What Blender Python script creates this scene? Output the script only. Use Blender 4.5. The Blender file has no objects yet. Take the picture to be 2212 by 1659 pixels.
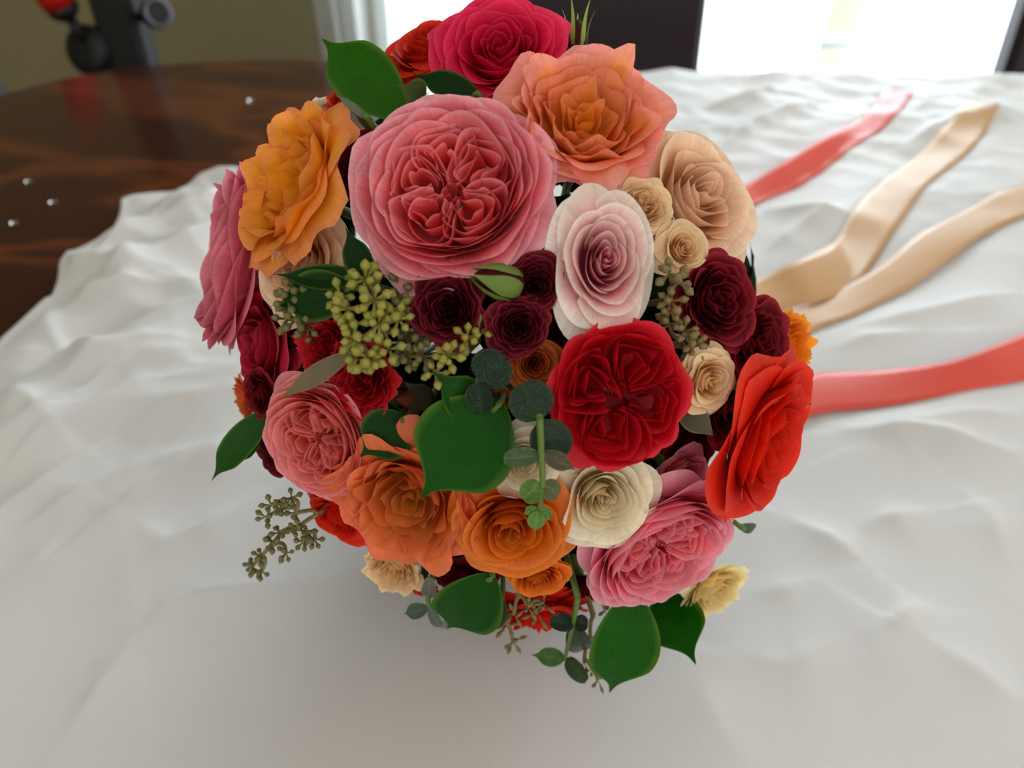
import bpy, math
import numpy as np
from mathutils import Vector, Matrix

# ------------------------------------------------------------------ camera
T = 0.75                      # table top height above the floor
F = 1650.0                    # focal length in pixels of the 2212 wide frame
PITCH = math.radians(38.0)
EYE = np.array([0.0, 0.0, T + 0.340])
FWD = np.array([0.0, math.cos(PITCH), -math.sin(PITCH)])
RIGHT = np.array([1.0, 0.0, 0.0])
UP = np.array([0.0, math.sin(PITCH), math.cos(PITCH)])
sc = bpy.context.scene
COL = sc.collection
cd = bpy.data.cameras.new('camera')
cam = bpy.data.objects.new('camera', cd)
COL.objects.link(cam)
cd.sensor_width = 36.0
cd.lens = F / 2212.0 * 36.0
cd.clip_start = 0.01
cam.location = EYE
cam.rotation_euler = (math.pi / 2 - PITCH, 0, 0)
cd.dof.use_dof = True
cd.dof.focus_distance = 0.262
cd.dof.aperture_fstop = 8.5
sc.camera = cam

# ------------------------------------------------------------------ light
w = bpy.data.worlds.new('world')
sc.world = w
w.use_nodes = True
bg = w.node_tree.nodes['Background']
bg.inputs[0].default_value = (1.0, 0.945, 0.86, 1)
bg.inputs[1].default_value = 0.60
ld = bpy.data.lights.new('window_daylight', 'AREA')
ld.shape = 'RECTANGLE'
ld.size, ld.size_y = 2.6, 2.6
ld.energy = 262.0
ld.color = (0.82, 0.91, 1.0)
lo = bpy.data.objects.new('window_daylight', ld)
COL.objects.link(lo)
lo.location = (0.75, 2.95, 1.35)
lo.rotation_euler = (-math.pi / 2, 0, 0)
sc.view_settings.view_transform = 'Standard'
sc.view_settings.look = 'None'
sc.view_settings.exposure = 0.80
sc.view_settings.gamma = 1.0
sc.view_settings.use_curve_mapping = False

# ------------------------------------------------------------------ helpers
def unit(a):
    a = np.asarray(a, float)
    return a / max(np.linalg.norm(a), 1e-12)

def ray(px, py):
    return FWD + RIGHT * ((px - 1106.0) / F) + UP * ((829.5 - py) / F)

def on_z(px, py, z):
    d = ray(px, py)
    return EYE + d * ((z - EYE[2]) / d[2])

def on_y(px, py, y):
    d = ray(px, py)
    return EYE + d * ((y - EYE[1]) / d[1])

def srgb(r, g, b, k=1.0):
    out = []
    for c in (r, g, b):
        c = c / 255.0
        c = c / 12.92 if c <= 0.04045 else ((c + 0.055) / 1.055) ** 2.4
        out.append(min(c * k, 1.0))
    return np.array(out)

def mesh_obj(name, V, faces, mat=None, parent=None, smooth=True, col=None, guv=None):
    me = bpy.data.meshes.new(name)
    me.from_pydata(np.asarray(V, float).tolist(), [], faces)
    if smooth:
        me.polygons.foreach_set('use_smooth', np.ones(len(me.polygons), bool))
    if mat is not None:
        me.materials.append(mat)
    if col is not None:
        a = me.color_attributes.new('Col', 'FLOAT_COLOR', 'POINT')
        c4 = np.ones((len(V), 4), np.float32)
        c4[:, :3] = col
        a.data.foreach_set('color', c4.ravel())
    if guv is not None:
        nu, nv = guv
        if guv not in _uvc:
            fi = np.array(faces).ravel()
            _uvc[guv] = np.stack([(fi // nv) / (nu - 1), (fi % nv) / (nv - 1)], -1).astype(np.float32).ravel()
        me.uv_layers.new(name='UVMap').data.foreach_set('uv', _uvc[guv])
    me.update()
    o = bpy.data.objects.new(name, me)
    COL.objects.link(o)
    if parent is not None:
        o.parent = parent
    return o

_uvc = {}
def thing(name, label, cat, M=None, group=None):
    o = bpy.data.objects.new(name, None)
    o.empty_display_size = 0.01
    COL.objects.link(o)
    if M is not None:
        o.matrix_world = M
    o['label'] = label
    o['category'] = cat
    if group:
        o['group'] = group
    return o

def tag(o, label, cat, group=None):
    o['label'] = label
    o['category'] = cat
    if group:
        o['group'] = group
    return o

def struct(o):
    o['kind'] = 'structure'
    return o

_gf = {}
def grid_faces(nu, nv):
    k = (nu, nv)
    if k not in _gf:
        _gf[k] = [(i * nv + j, (i + 1) * nv + j, (i + 1) * nv + j + 1, i * nv + j + 1)
                  for i in range(nu - 1) for j in range(nv - 1)]
    return _gf[k]

def catmull(P, n):
    P = np.asarray(P, float)
    if len(P) < 3:
        t = np.linspace(0, 1, n)[:, None]
        return P[0] * (1 - t) + P[-1] * t
    Q = np.vstack([2 * P[0] - P[1], P, 2 * P[-1] - P[-2]])
    m = len(P) - 1
    out = []
    for s in np.linspace(0, m, n):
        i = min(int(s), m - 1)
        t = s - i
        a, b, c, d = Q[i], Q[i + 1], Q[i + 2], Q[i + 3]
        out.append(0.5 * (2 * b + (c - a) * t + (2 * a - 5 * b + 4 * c - d) * t * t + (3 * b - a - 3 * c + d) * t ** 3))
    return np.array(out)

def tube(P, rad, seg=6, cap=True):
    P = np.asarray(P, float)
    n = len(P)
    rad = np.broadcast_to(np.asarray(rad, float), (n,))
    V, fs = [], []
    ref = np.array([0.31, 0.52, 0.79])
    for i in range(n):
        d = unit(P[min(i + 1, n - 1)] - P[max(i - 1, 0)])
        a = unit(np.cross(d, ref))
        b = np.cross(d, a)
        for k in range(seg):
            q = 2 * math.pi * k / seg
            V.append(P[i] + rad[i] * (math.cos(q) * a + math.sin(q) * b))
    for i in range(n - 1):
        for k in range(seg):
            k2 = (k + 1) % seg
            fs.append((i * seg + k, i * seg + k2, (i + 1) * seg + k2, (i + 1) * seg + k))
    if cap:
        fs.append(tuple(range(seg))[::-1])
        fs.append(tuple((n - 1) * seg + k for k in range(seg)))
    return V, fs

def lathe(prof, seg=24, axis=2):
    V, fs = [], []
    n = len(prof)
    for (r, z) in prof:
        for k in range(seg):
            q = 2 * math.pi * k / seg
            V.append((r * math.cos(q), r * math.sin(q), z))
    for i in range(n - 1):
        for k in range(seg):
            k2 = (k + 1) % seg
            fs.append((i * seg + k, i * seg + k2, (i + 1) * seg + k2, (i + 1) * seg + k))
    fs.append(tuple(range(seg))[::-1])
    fs.append(tuple((n - 1) * seg + k for k in range(seg)))
    return V, fs

def box(x0, x1, y0, y1, z0, z1, bev=0.0):
    """box with chamfered vertical and horizontal edges"""
    if bev <= 0:
        V = [(x, y, z) for x in (x0, x1) for y in (y0, y1) for z in (z0, z1)]
        fs = [(0, 1, 3, 2), (4, 6, 7, 5), (0, 4, 5, 1), (2, 3, 7, 6), (0, 2, 6, 4), (1, 5, 7, 3)]
        return V, fs
    V, fs = [], []
    rings = []
    for z, e in ((z0, bev), (z0 + bev, 0), (z1 - bev, 0), (z1, bev)):
        b = bev
        pts = [(x0 + b + e * .4, y0 + e), (x1 - b - e * .4, y0 + e), (x1 - e, y0 + b + e * .4), (x1 - e, y1 - b - e * .4),
               (x1 - b - e * .4, y1 - e), (x0 + b + e * .4, y1 - e), (x0 + e, y1 - b - e * .4), (x0 + e, y0 + b + e * .4)]
        rings.append(len(V))
        V += [(p[0], p[1], z) for p in pts]
    for a, b in zip(rings[:-1], rings[1:]):
        for k in range(8):
            k2 = (k + 1) % 8
            fs.append((a + k, a + k2, b + k2, b + k))
    fs.append(tuple(rings[0] + k for k in range(8))[::-1])
    fs.append(tuple(rings[-1] + k for k in range(8)))
    return V, fs

# ------------------------------------------------------------------ materials
def new_mat(name):
    m = bpy.data.materials.new(name)
    m.use_nodes = True
    nt = m.node_tree
    return m, nt, nt.nodes['Principled BSDF'], nt.nodes['Material Output']

def simple(name, rgb, rough=0.5, spec=0.4, metal=0.0, noise=0.0, nscale=30.0, bump=0.0):
    m, nt, p, out = new_mat(name)
    p.inputs['Base Color'].default_value = (*rgb, 1)
    p.inputs['Roughness'].default_value = rough
    p.inputs['Specular IOR Level'].default_value = spec
    p.inputs['Metallic'].default_value = metal
    tc = nt.nodes.new('ShaderNodeTexCoord')
    n = nt.nodes.new('ShaderNodeTexNoise')
    n.inputs['Scale'].default_value = nscale
    n.inputs['Detail'].default_value = 4
    nt.links.new(tc.outputs['Object'], n.inputs['Vector'])
    if noise > 0:
        mx = nt.nodes.new('ShaderNodeMix')
        mx.data_type = 'RGBA'
        mx.inputs['A'].default_value = (*[c * (1 - noise) for c in rgb], 1)
        mx.inputs['B'].default_value = (*[min(1, c * (1 + noise)) for c in rgb], 1)
        nt.links.new(n.outputs['Fac'], mx.inputs['Factor'])
        nt.links.new(mx.outputs['Result'], p.inputs['Base Color'])
    if bump > 0:
        b = nt.nodes.new('ShaderNodeBump')
        b.inputs['Strength'].default_value = bump
        b.inputs['Distance'].default_value = 0.001
        nt.links.new(n.outputs['Fac'], b.inputs['Height'])
        nt.links.new(b.outputs['Normal'], p.inputs['Normal'])
    return m

def sheet(name, rough=0.55, spec=0.3, trans=0.3, bump=0.15, bscale=900.0, coat=0.0, rgb=None, tint=1.0, veins=0.0, vscale=300.0, streak=0.09):
    """thin translucent organic sheet coloured by its pigment attribute, with petal rims lightened in it"""
    m, nt, p, out = new_mat(name)
    p.inputs['Roughness'].default_value = rough
    p.inputs['Specular IOR Level'].default_value = spec
    p.inputs['Coat Weight'].default_value = coat
    p.inputs['Coat Roughness'].default_value = 0.15
    tr = nt.nodes.new('ShaderNodeBsdfTranslucent')
    mix = nt.nodes.new('ShaderNodeMixShader')
    mix.inputs[0].default_value = trans
    if rgb is None:
        at = nt.nodes.new('ShaderNodeAttribute')
        at.attribute_name = 'Col'
        src = at.outputs['Color']
    else:
        r_ = nt.nodes.new('ShaderNodeRGB')
        r_.outputs[0].default_value = (*rgb, 1)
        src = r_.outputs[0]
    tc = nt.nodes.new('ShaderNodeTexCoord')
    n = nt.nodes.new('ShaderNodeTexNoise')
    n.inputs['Scale'].default_value = bscale
    n.inputs['Detail'].default_value = 3
    nt.links.new(tc.outputs['Object'], n.inputs['Vector'])
    n2 = nt.nodes.new('ShaderNodeTexNoise')
    n2.inputs['Scale'].default_value = 110.0
    n2.inputs['Detail'].default_value = 3
    nt.links.new(tc.outputs['Object'], n2.inputs['Vector'])
    hs = nt.nodes.new('ShaderNodeHueSaturation')
    mr = nt.nodes.new('ShaderNodeMapRange')
    mr.inputs[1].default_value = 0.3
    mr.inputs[2].default_value = 0.7
    mr.inputs[3].default_value = 0.88
    mr.inputs[4].default_value = 1.10
    nt.links.new(n2.outputs['Fac'], mr.inputs[0])
    nt.links.new(mr.outputs[0], hs.inputs['Value'])
    nt.links.new(src, hs.inputs['Color'])
    csrc = hs.outputs[0]
    # fine lengthwise veins
    mpv = nt.nodes.new('ShaderNodeMapping')
    mpv.inputs['Scale'].default_value = (26.0, 1.8, 1.0)
    nt.links.new(tc.outputs['UV'], mpv.inputs['Vector'])
    nv_ = nt.nodes.new('ShaderNodeTexNoise')
    nv_.inputs['Scale'].default_value = 1.6
    nv_.inputs['Detail'].default_value = 4
    nt.links.new(mpv.outputs[0], nv_.inputs['Vector'])
    mrv = nt.nodes.new('ShaderNodeMapRange')
    mrv.inputs[1].default_value = 0.3
    mrv.inputs[2].default_value = 0.7
    mrv.inputs[3].default_value = 1 - streak
    mrv.inputs[4].default_value = 1 + streak * .7
    nt.links.new(nv_.outputs['Fac'], mrv.inputs[0])
    mv = nt.nodes.new('ShaderNodeMath')
    mv.operation = 'MULTIPLY'
    nt.links.new(mr.outputs[0], mv.inputs[0])
    nt.links.new(mrv.outputs[0], mv.inputs[1])
    nt.links.new(mv.outputs[0], hs.inputs['Value'])
    b = nt.nodes.new('ShaderNodeBump')
    b.inputs['Strength'].default_value = bump
    b.inputs['Distance'].default_value = 0.0006
    if veins > 0:
        vo = nt.nodes.new('ShaderNodeTexVoronoi')
        vo.feature = 'DISTANCE_TO_EDGE'
        vo.inputs['Scale'].default_value = vscale
        mxv = nt.nodes.new('ShaderNodeMix')
        mxv.data_type = 'RGBA'
        mxv.blend_type = 'LINEAR_LIGHT'
        mxv.inputs['Factor'].default_value = 0.004
        nt.links.new(tc.outputs['Object'], mxv.inputs['A'])
        nt.links.new(n.outputs['Color'], mxv.inputs['B'])
        nt.links.new(mxv.outputs['Result'], vo.inputs['Vector'])
        m2 = nt.nodes.new('ShaderNodeMapRange')
        m2.inputs[1].default_value = 0.0
        m2.inputs[2].default_value = 0.14
        m2.inputs[3].default_value = 1 - veins
        m2.inputs[4].default_value = 1.0
        nt.links.new(vo.outputs['Distance'], m2.inputs[0])
        mm = nt.nodes.new('ShaderNodeMath')
        mm.operation = 'MULTIPLY'
        nt.links.new(mr.outputs[0], mm.inputs[0])
        nt.links.new(m2.outputs[0], mm.inputs[1])
        nt.links.new(mm.outputs[0], hs.inputs['Value'])
        nt.links.new(m2.outputs[0], b.inputs['Height'])
    else:
        ad = nt.nodes.new('ShaderNodeMath')
        ad.operation = 'ADD'
        nt.links.new(n2.outputs['Fac'], ad.inputs[0])
        nt.links.new(nv_.outputs['Fac'], ad.inputs[1])
        nt.links.new(ad.outputs[0], b.inputs['Height'])
    nt.links.new(csrc, p.inputs['Base Color'])
    nt.links.new(csrc, tr.inputs['Color'])
    nt.links.new(b.outputs['Normal'], p.inputs['Normal'])
    nt.links.new(p.outputs[0], mix.inputs[1])
    nt.links.new(tr.outputs[0], mix.inputs[2])
    nt.links.new(mix.outputs[0], out.inputs['Surface'])
    return m

M_PETAL = sheet('petal_soft', 0.6, 0.22, 0.28, 0.30)
M_PETAL_WET = sheet('petal_wet', 0.44, 0.36, 0.26, 0.35)
M_VELVET = sheet('petal_velvet', 0.72, 0.18, 0.18, 0.30)
M_LEAF = sheet('leaf_green', 0.40, 0.14, 0.20, 0.28, 260.0, streak=0.14)
M_LEAFDARK = sheet('leaf_gap_shade', 0.8, 0.03, 0.05, 0.1, 260.0)  # dull leaf for the filler added to keep the gaps dark
M_EUC = sheet('eucalyptus_leaf', 0.22, 0.38, 0.06, 0.6, veins=0.35, vscale=620.0)
M_BERRY = simple('seed_capsule', srgb(150, 146, 66), 0.42, 0.4, noise=0.22, nscale=220, bump=0.2)
M_BERRY_BROWN = simple('seed_capsule_brown', srgb(128, 112, 70), 0.45, 0.4, noise=0.25, nscale=220, bump=0.2)
M_BERRY_DARK = simple('seed_capsule_dark', srgb(112, 110, 62), 0.45, 0.4, noise=0.25, nscale=220, bump=0.2)
M_TWIG = simple('twig', srgb(140, 126, 78), 0.6, 0.3, noise=0.3, nscale=300)
M_STEM = simple('green_stem', srgb(92, 120, 52), 0.5, 0.4, noise=0.2, nscale=120)
M_SEPAL = sheet('sepal', 0.5, 0.3, 0.15, 0.15)

def cloth_mat(name, rgb, trans, rough, wscale=0.0, sheen=0.0, spec=0.25):
    m, nt, p, out = new_mat(name)
    p.inputs['Base Color'].default_value = (*rgb, 1)
    p.inputs['Roughness'].default_value = rough
    p.inputs['Specular IOR Level'].default_value = spec
    p.inputs['Sheen Weight'].default_value = sheen
    tr = nt.nodes.new('ShaderNodeBsdfTranslucent')
    tr.inputs[0].default_value = (*rgb, 1)
    mix = nt.nodes.new('ShaderNodeMixShader')
    mix.inputs[0].default_value = trans
    tc = nt.nodes.new('ShaderNodeTexCoord')
    b = nt.nodes.new('ShaderNodeBump')
    b.inputs['Strength'].default_value = 0.12
    b.inputs['Distance'].default_value = 0.0004
    if wscale > 0:
        wv = nt.nodes.new('ShaderNodeTexWave')
        wv.inputs['Scale'].default_value = wscale
        wv.inputs['Distortion'].default_value = 0.6
        nt.links.new(tc.outputs['Object'], wv.inputs['Vector'])
        nt.links.new(wv.outputs['Fac'], b.inputs['Height'])
    else:
        n = nt.nodes.new('ShaderNodeTexNoise')
        n.inputs['Scale'].default_value = 600
        nt.links.new(tc.outputs['Object'], n.inputs['Vector'])
        nt.links.new(n.outputs['Fac'], b.inputs['Height'])
    nt.links.new(b.outputs['Normal'], p.inputs['Normal'])
    nt.links.new(p.outputs[0], mix.inputs[1])
    nt.links.new(tr.outputs[0], mix.inputs[2])
    nt.links.new(mix.outputs[0], out.inputs['Surface'])
    return m

M_CLOTH = cloth_mat('white_cotton_satin', (0.80, 0.79, 0.78), 0.10, 0.5, 240.0, 0.0, 0.2)
M_CURTAIN = cloth_mat('sheer_curtain', (0.70, 0.72, 0.71), 0.5, 0.8)
M_CORAL = cloth_mat('coral_satin', srgb(250, 92, 72), 0.25, 0.34, 500.0, 0.15, 0.6)
M_PEACH = cloth_mat('peach_satin', srgb(232, 186, 132), 0.22, 0.34, 500.0, 0.15, 0.6)

def wood_mat():
    m, nt, p, out = new_mat('dark_burl_wood')
    tc = nt.nodes.new('ShaderNodeTexCoord')
    mp = nt.nodes.new('ShaderNodeMapping')
    mp.inputs['Scale'].default_value = (2.6, 5.2, 3.0)
    nt.links.new(tc.outputs['Object'], mp.inputs['Vector'])
    nz = nt.nodes.new('ShaderNodeTexNoise')
    nz.inputs['Scale'].default_value = 1.1
    nz.inputs['Detail'].default_value = 3
    nt.links.new(mp.outputs[0], nz.inputs['Vector'])
    mx = nt.nodes.new('ShaderNodeMix')
    mx.data_type = 'RGBA'
    mx.blend_type = 'LINEAR_LIGHT'
    mx.inputs['Factor'].default_value = 0.55
    nt.links.new(mp.outputs[0], mx.inputs['A'])
    nt.links.new(nz.outputs['Color'], mx.inputs['B'])
    vo = nt.nodes.new('ShaderNodeTexVoronoi')
    vo.feature = 'DISTANCE_TO_EDGE'
    vo.inputs['Scale'].default_value = 0.95
    nt.links.new(mx.outputs['Result'], vo.inputs['Vector'])
    cr = nt.nodes.new('ShaderNodeValToRGB')
    cr.color_ramp.elements[0].position = 0.0
    cr.color_ramp.elements[0].color = (0.125, 0.034, 0.012, 1)
    cr.color_ramp.elements[1].position = 0.07
    cr.color_ramp.elements[1].color = (0.048, 0.014, 0.009, 1)
    e = cr.color_ramp.elements.new(0.5)
    e.color = (0.034, 0.010, 0.007, 1)
    nt.links.new(vo.outputs['Distance'], cr.inputs[0])
    nt.links.new(cr.outputs[0], p.inputs['Base Color'])
    p.inputs['Roughness'].default_value = 0.18
    p.inputs['Specular IOR Level'].default_value = 0.14
    return m
M_WOOD = wood_mat()
M_WALL = simple('olive_wall_paint', srgb(150, 143, 108), 0.85, 0.2, noise=0.04, nscale=6, bump=0.1)
M_FLOOR = simple('floor_wood', srgb(92, 66, 44), 0.5, 0.3, noise=0.2, nscale=3)
M_FRAME = simple('white_window_frame', srgb(222, 224, 222), 0.5, 0.4, noise=0.02)
M_CHAIR = simple('dark_plum_leather', srgb(46, 34, 42), 0.42, 0.35, noise=0.1, nscale=60, bump=0.15)
M_CHAIRLEG = simple('chair_leg_wood', srgb(38, 22, 18), 0.4, 0.4, noise=0.15)
M_BLACK = simple('black_steel', srgb(22, 22, 24), 0.45, 0.4, noise=0.1)
M_SILVER = simple('grey_metal', srgb(96, 96, 108), 0.4, 0.4, 0.3, noise=0.05)
M_RED = simple('red_rubber_grip', srgb(190, 26, 18), 0.4, 0.4, noise=0.1)
M_CEIL = simple('white_ceiling_paint', srgb(226, 222, 214), 0.9, 0.2, noise=0.02)
M_LAWN = simple('lawn_overexposed', srgb(214, 218, 196), 0.9, 0.1, noise=0.08, nscale=3)  # lawn outside; pale tone paints in the blown-out daylight

def glass_mat():
    m, nt, p, out = new_mat('window_glass')
    t = nt.nodes.new('ShaderNodeBsdfTransparent')
    g = nt.nodes.new('ShaderNodeBsdfGlossy')
    g.inputs['Roughness'].default_value = 0.02
    mix = nt.nodes.new('ShaderNodeMixShader')
    mix.inputs[0].default_value = 0.05
    nt.links.new(t.outputs[0], mix.inputs[1])
    nt.links.new(g.outputs[0], mix.inputs[2])
    nt.links.new(mix.outputs[0], out.inputs['Surface'])
    return m
M_GLASS = glass_mat()

def drop_mat():
    m, nt, p, out = new_mat('water')
    p.inputs['Base Color'].default_value = (1, 1, 1, 1)
    p.inputs['Roughness'].default_value = 0.03
    p.inputs['IOR'].default_value = 1.33
    p.inputs['Transmission Weight'].default_value = 1.0
    return m
M_WATER = drop_mat()

# ------------------------------------------------------------------ room
def sbox(name, dims, mat, parent=None, bev=0.0):
    V, f = box(*dims, bev=bev)
    o = mesh_obj(name, V, f, mat, parent, smooth=False)
    return o

WY = 2.40
struct(sbox('floor', (-2.6, 3.2, -2.2, WY + 0.2, -0.06, 0.0), M_FLOOR))
WX0, WX1, WZ0, WZ1 = -0.33, 1.95, 0.06, 2.15
V, f = [], []
for d in ((-2.6, WX0, WY, WY + 0.16, 0, 2.6), (WX1, 3.2, WY, WY + 0.16, 0, 2.6),
          (WX0, WX1, WY, WY + 0.16, WZ1, 2.6), (WX0, WX1, WY, WY + 0.16, 0, WZ0)):
    v_, f_ = box(*d)
    f += [tuple(i + len(V) for i in q) for q in f_]
    V += v_
struct(mesh_obj('wall_back', V, f, M_WALL, smooth=False))
struct(sbox('wall_left', (-2.76, -2.6, -2.2, WY + 0.16, 0, 2.6), M_WALL))
struct(sbox('ceiling', (-2.6, 3.2, -0.5, WY + 0.16, 2.6, 2.7), M_CEIL))
struct(sbox('lawn_ground', (-6, 8, WY + 0.2, 12, -0.2, -0.12), M_LAWN))

win = bpy.data.objects.new('window_1', None)
COL.objects.link(win)
struct(win)
fw = 0.06
sbox('window_frame', (WX0, WX0 + fw, WY + 0.03, WY + 0.13, WZ0, WZ1), M_FRAME, win)
sbox('window_frame', (WX1 - fw, WX1, WY + 0.03, WY + 0.13, WZ0, WZ1), M_FRAME, win)
sbox('window_frame', (WX0 + fw, WX1 - fw, WY + 0.03, WY + 0.13, WZ1 - fw, WZ1), M_FRAME, win)
sbox('window_frame', (WX0 + fw, WX1 - fw, WY + 0.03, WY + 0.13, WZ0, WZ0 + fw), M_FRAME, win)
xm = 0.5 * (WX0 + WX1) - 0.05
sbox('mullion', (xm - 0.03, xm + 0.03, WY + 0.04, WY + 0.12, WZ0 + fw, WZ1 - fw), M_FRAME, win)
M_RAIL = simple('grey_rail', srgb(150, 152, 146), 0.5, 0.4, noise=0.03)
for a, b in ((WX0 + fw, xm - 0.03), (xm + 0.03, WX1 - fw)):
    sbox('rail', (a, b, WY + 0.05, WY + 0.11, 0.462, 0.49), M_RAIL, win)
    sbox('pane', (a, b, WY + 0.077, WY + 0.081, WZ0 + fw, 0.462), M_GLASS, win)
    sbox('pane', (a, b, WY + 0.077, WY + 0.081, 0.49, WZ1 - fw), M_GLASS, win)
rod = thing('curtain_rod', 'dark metal curtain rod running above the bright window', 'curtain rod')
V, f = tube([(-0.95, WY - 0.09, 2.3), (2.6, WY - 0.09, 2.3)], 0.012, 10)
mesh_obj('rod', V, f, M_BLACK, rod)
for x in (-0.95, 2.6):
    V, f = lathe([(0.001, -0.02), (0.018, -0.012), (0.024, 0), (0.018, 0.012), (0.001, 0.02)], 12)
    o = mesh_obj('finial', V, f, M_BLACK, rod)
    o.location = (x, WY - 0.09, 2.3)

def curtain(name, label, x0, x1, folds, amp, seed, y=WY - 0.09):
    rs = np.random.RandomState(seed)
    nu, nv = 30 * folds // 3 + 60, 24
    s = np.linspace(0, 1, nu)
    z = np.linspace(0.02, 2.285, nv)
    ph = rs.rand(4) * 6.28
    V = []
    for a in s:
        for zz in z:
            k = 1 - 0.35 * zz / 2.3
            g = math.sin(2 * math.pi * folds * a + ph[0] + 0.5 * math.sin(3 * a + zz)) + 0.35 * math.sin(2 * math.pi * folds * 1.7 * a + ph[1] + zz * .6)
            V.append((x0 + (x1 - x0) * a + 0.012 * math.sin(zz * 2 + ph[2] + a * 5), y + amp * k * g, zz))
    o = mesh_obj(name, V, grid_faces(nu, nv), M_CURTAIN)
    return tag(o, label, 'curtain', 'white curtains at the window')

curtain('sheer_curtain', 'grey-white sheer curtain panel beside the olive wall', -0.545, -0.255, 4, 0.026, 3)
curtain('sheer_curtain', 'white curtain panel behind the dark chair back and top roses', -0.245, 0.875, 9, 0.020, 4)
curtain('sheer_curtain', 'bright white curtain panel at the far right of the window', 0.975, 1.95, 9, 0.024, 5)

# dining chairs: parsons style with solid upholstered back
def chair(label, x, y, rz):
    M = Matrix.Translation((x, y, 0)) @ Matrix.Rotation(rz, 4, 'Z')
    t = thing('dining_chair', label, 'chair', M, 'dark dining chairs at the table')
    V, f = box(-0.215, 0.215, -0.21, 0.21, 0.40, 0.48, 0.02)
    mesh_obj('seat', V, f, M_CHAIR, t, smooth=False)
    V, f = box(-0.215, 0.215, 0.0, 0.065, 0.44, 1.02, 0.014)
    V = [(p[0], p[1] + 0.16 + (p[2] - 0.44) * 0.10, p[2]) for p in V]
    mesh_obj('backrest', V, f, M_CHAIR, t, smooth=False)
    for sx in (-1, 1):
        for sy in (-1, 1):
            V, f = box(sx * 0.19 - 0.02, sx * 0.19 + 0.02, sy * 0.18 - 0.02, sy * 0.18 + 0.02, 0.0, 0.41, 0.004)
            mesh_obj('leg', V, f, M_CHAIRLEG, t, smooth=False)
    return t
pr = on_y(1528, 20, 1.58)
chair('dark plum upholstered chair back behind the top of the bouquet', pr[0] - 0.212, 1.40, 0)
pr = on_y(2196, 60, 1.55)
chair('dark chair cut off at the far right edge of the photo', pr[0] + 0.235, 1.38, 0)

# ------------------------------------------------------------------ exercise bike
BY = 1.78
pb = on_y(268, 60, BY)
bk = thing('exercise_bike', 'black exercise machine post with red lever grip behind the table', 'exercise bike', Matrix.Translation((pb[0], BY, 0)))
bx0 = pb[0]
V, f = box(-0.046, 0.046, -0.04, 0.04, 0.06, 1.12, 0.012)
mesh_obj('upright_post', V, f, M_BLACK, bk, smooth=False)
V, f = box(-0.30, 0.30, -0.06, 0.06, 0.0, 0.07, 0.015)
mesh_obj('base', V, f, M_BLACK, bk, smooth=False)
V, f = box(-0.12, 0.12, -0.12, 0.12, 1.12, 1.20, 0.03)
mesh_obj('seat', V, f, M_BLACK, bk, smooth=False)
def local(p):
    return (p[0] - bx0, p[1] - BY, p[2])
k0 = np.array(local(on_y(335, 30, BY - 0.06)))
V, f = lathe([(0.012, -0.075), (0.016, -0.02), (0.024, -0.015), (0.030, 0.0), (0.030, 0.016), (0.024, 0.02), (0.012, 0.021)], 20)
kn = mesh_obj('adjusting_knob', V, f, M_BLACK, bk)
rot = Vector((0.62, -0.72, 0.25)).to_track_quat('Z', 'Y').to_matrix().to_4x4()
kn.matrix_local = Matrix.Translation(Vector(k0)) @ rot
V, f = lathe([(0.021, 0.0185), (0.028, 0.0185), (0.0285, 0.0225), (0.0215, 0.0225), (0.021, 0.0185)], 24)
mesh_obj('knob_ring', V, f, M_SILVER, kn)
d0 = np.array(local(on_y(203, 110, BY - 0.02)))
V, f = lathe([(0.004, -0.03), (0.046, -0.03), (0.052, -0.02), (0.052, 0.02), (0.046, 0.03), (0.02, 0.034), (0.004, 0.034)], 28)
dk = mesh_obj('pivot_disc', V, f, M_BLACK, bk)
dk.matrix_local = Matrix.Translation(Vector(d0)) @ Vector((-0.25, -0.9, 0.3)).to_track_quat('Z', 'Y').to_matrix().to_4x4()
l0, l1 = np.array(local(on_y(188, 92, BY - 0.04))), np.array(local(on_y(150, 38, BY - 0.05)))
V, f = tube([l0, l1], 0.011, 10)
mesh_obj('lever_rod', V, f, M_BLACK, bk)
ld_ = unit(l1 - l0)
V, f = tube([l1, l1 + ld_ * 0.012, l1 + ld_ * 0.028], [0.02, 0.031, 0.033], 16)
mesh_obj('lever_collar', V, f, M_BLACK, bk)
V, f = tube([l1 + ld_ * 0.026, l1 + ld_ * 0.05, l1 + ld_ * 0.09, l1 + ld_ * 0.14, l1 + ld_ * 0.16], [0.034, 0.037, 0.034, 0.034, 0.02], 16)
mesh_obj('lever_grip', V, f, M_RED, bk)
a0, a1 = np.array(local(on_y(-60, 120, BY - 0.1))), np.array(local(on_y(14, 212, BY - 0.1)))
V, f = tube([a0 - (a1 - a0) * 1.5, a1, a1 + (a1 - a0) * 1.0, (-0.05, 0, 0.2)], 0.014, 10)
mesh_obj('frame_tube', V, f, M_SILVER, bk)

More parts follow.
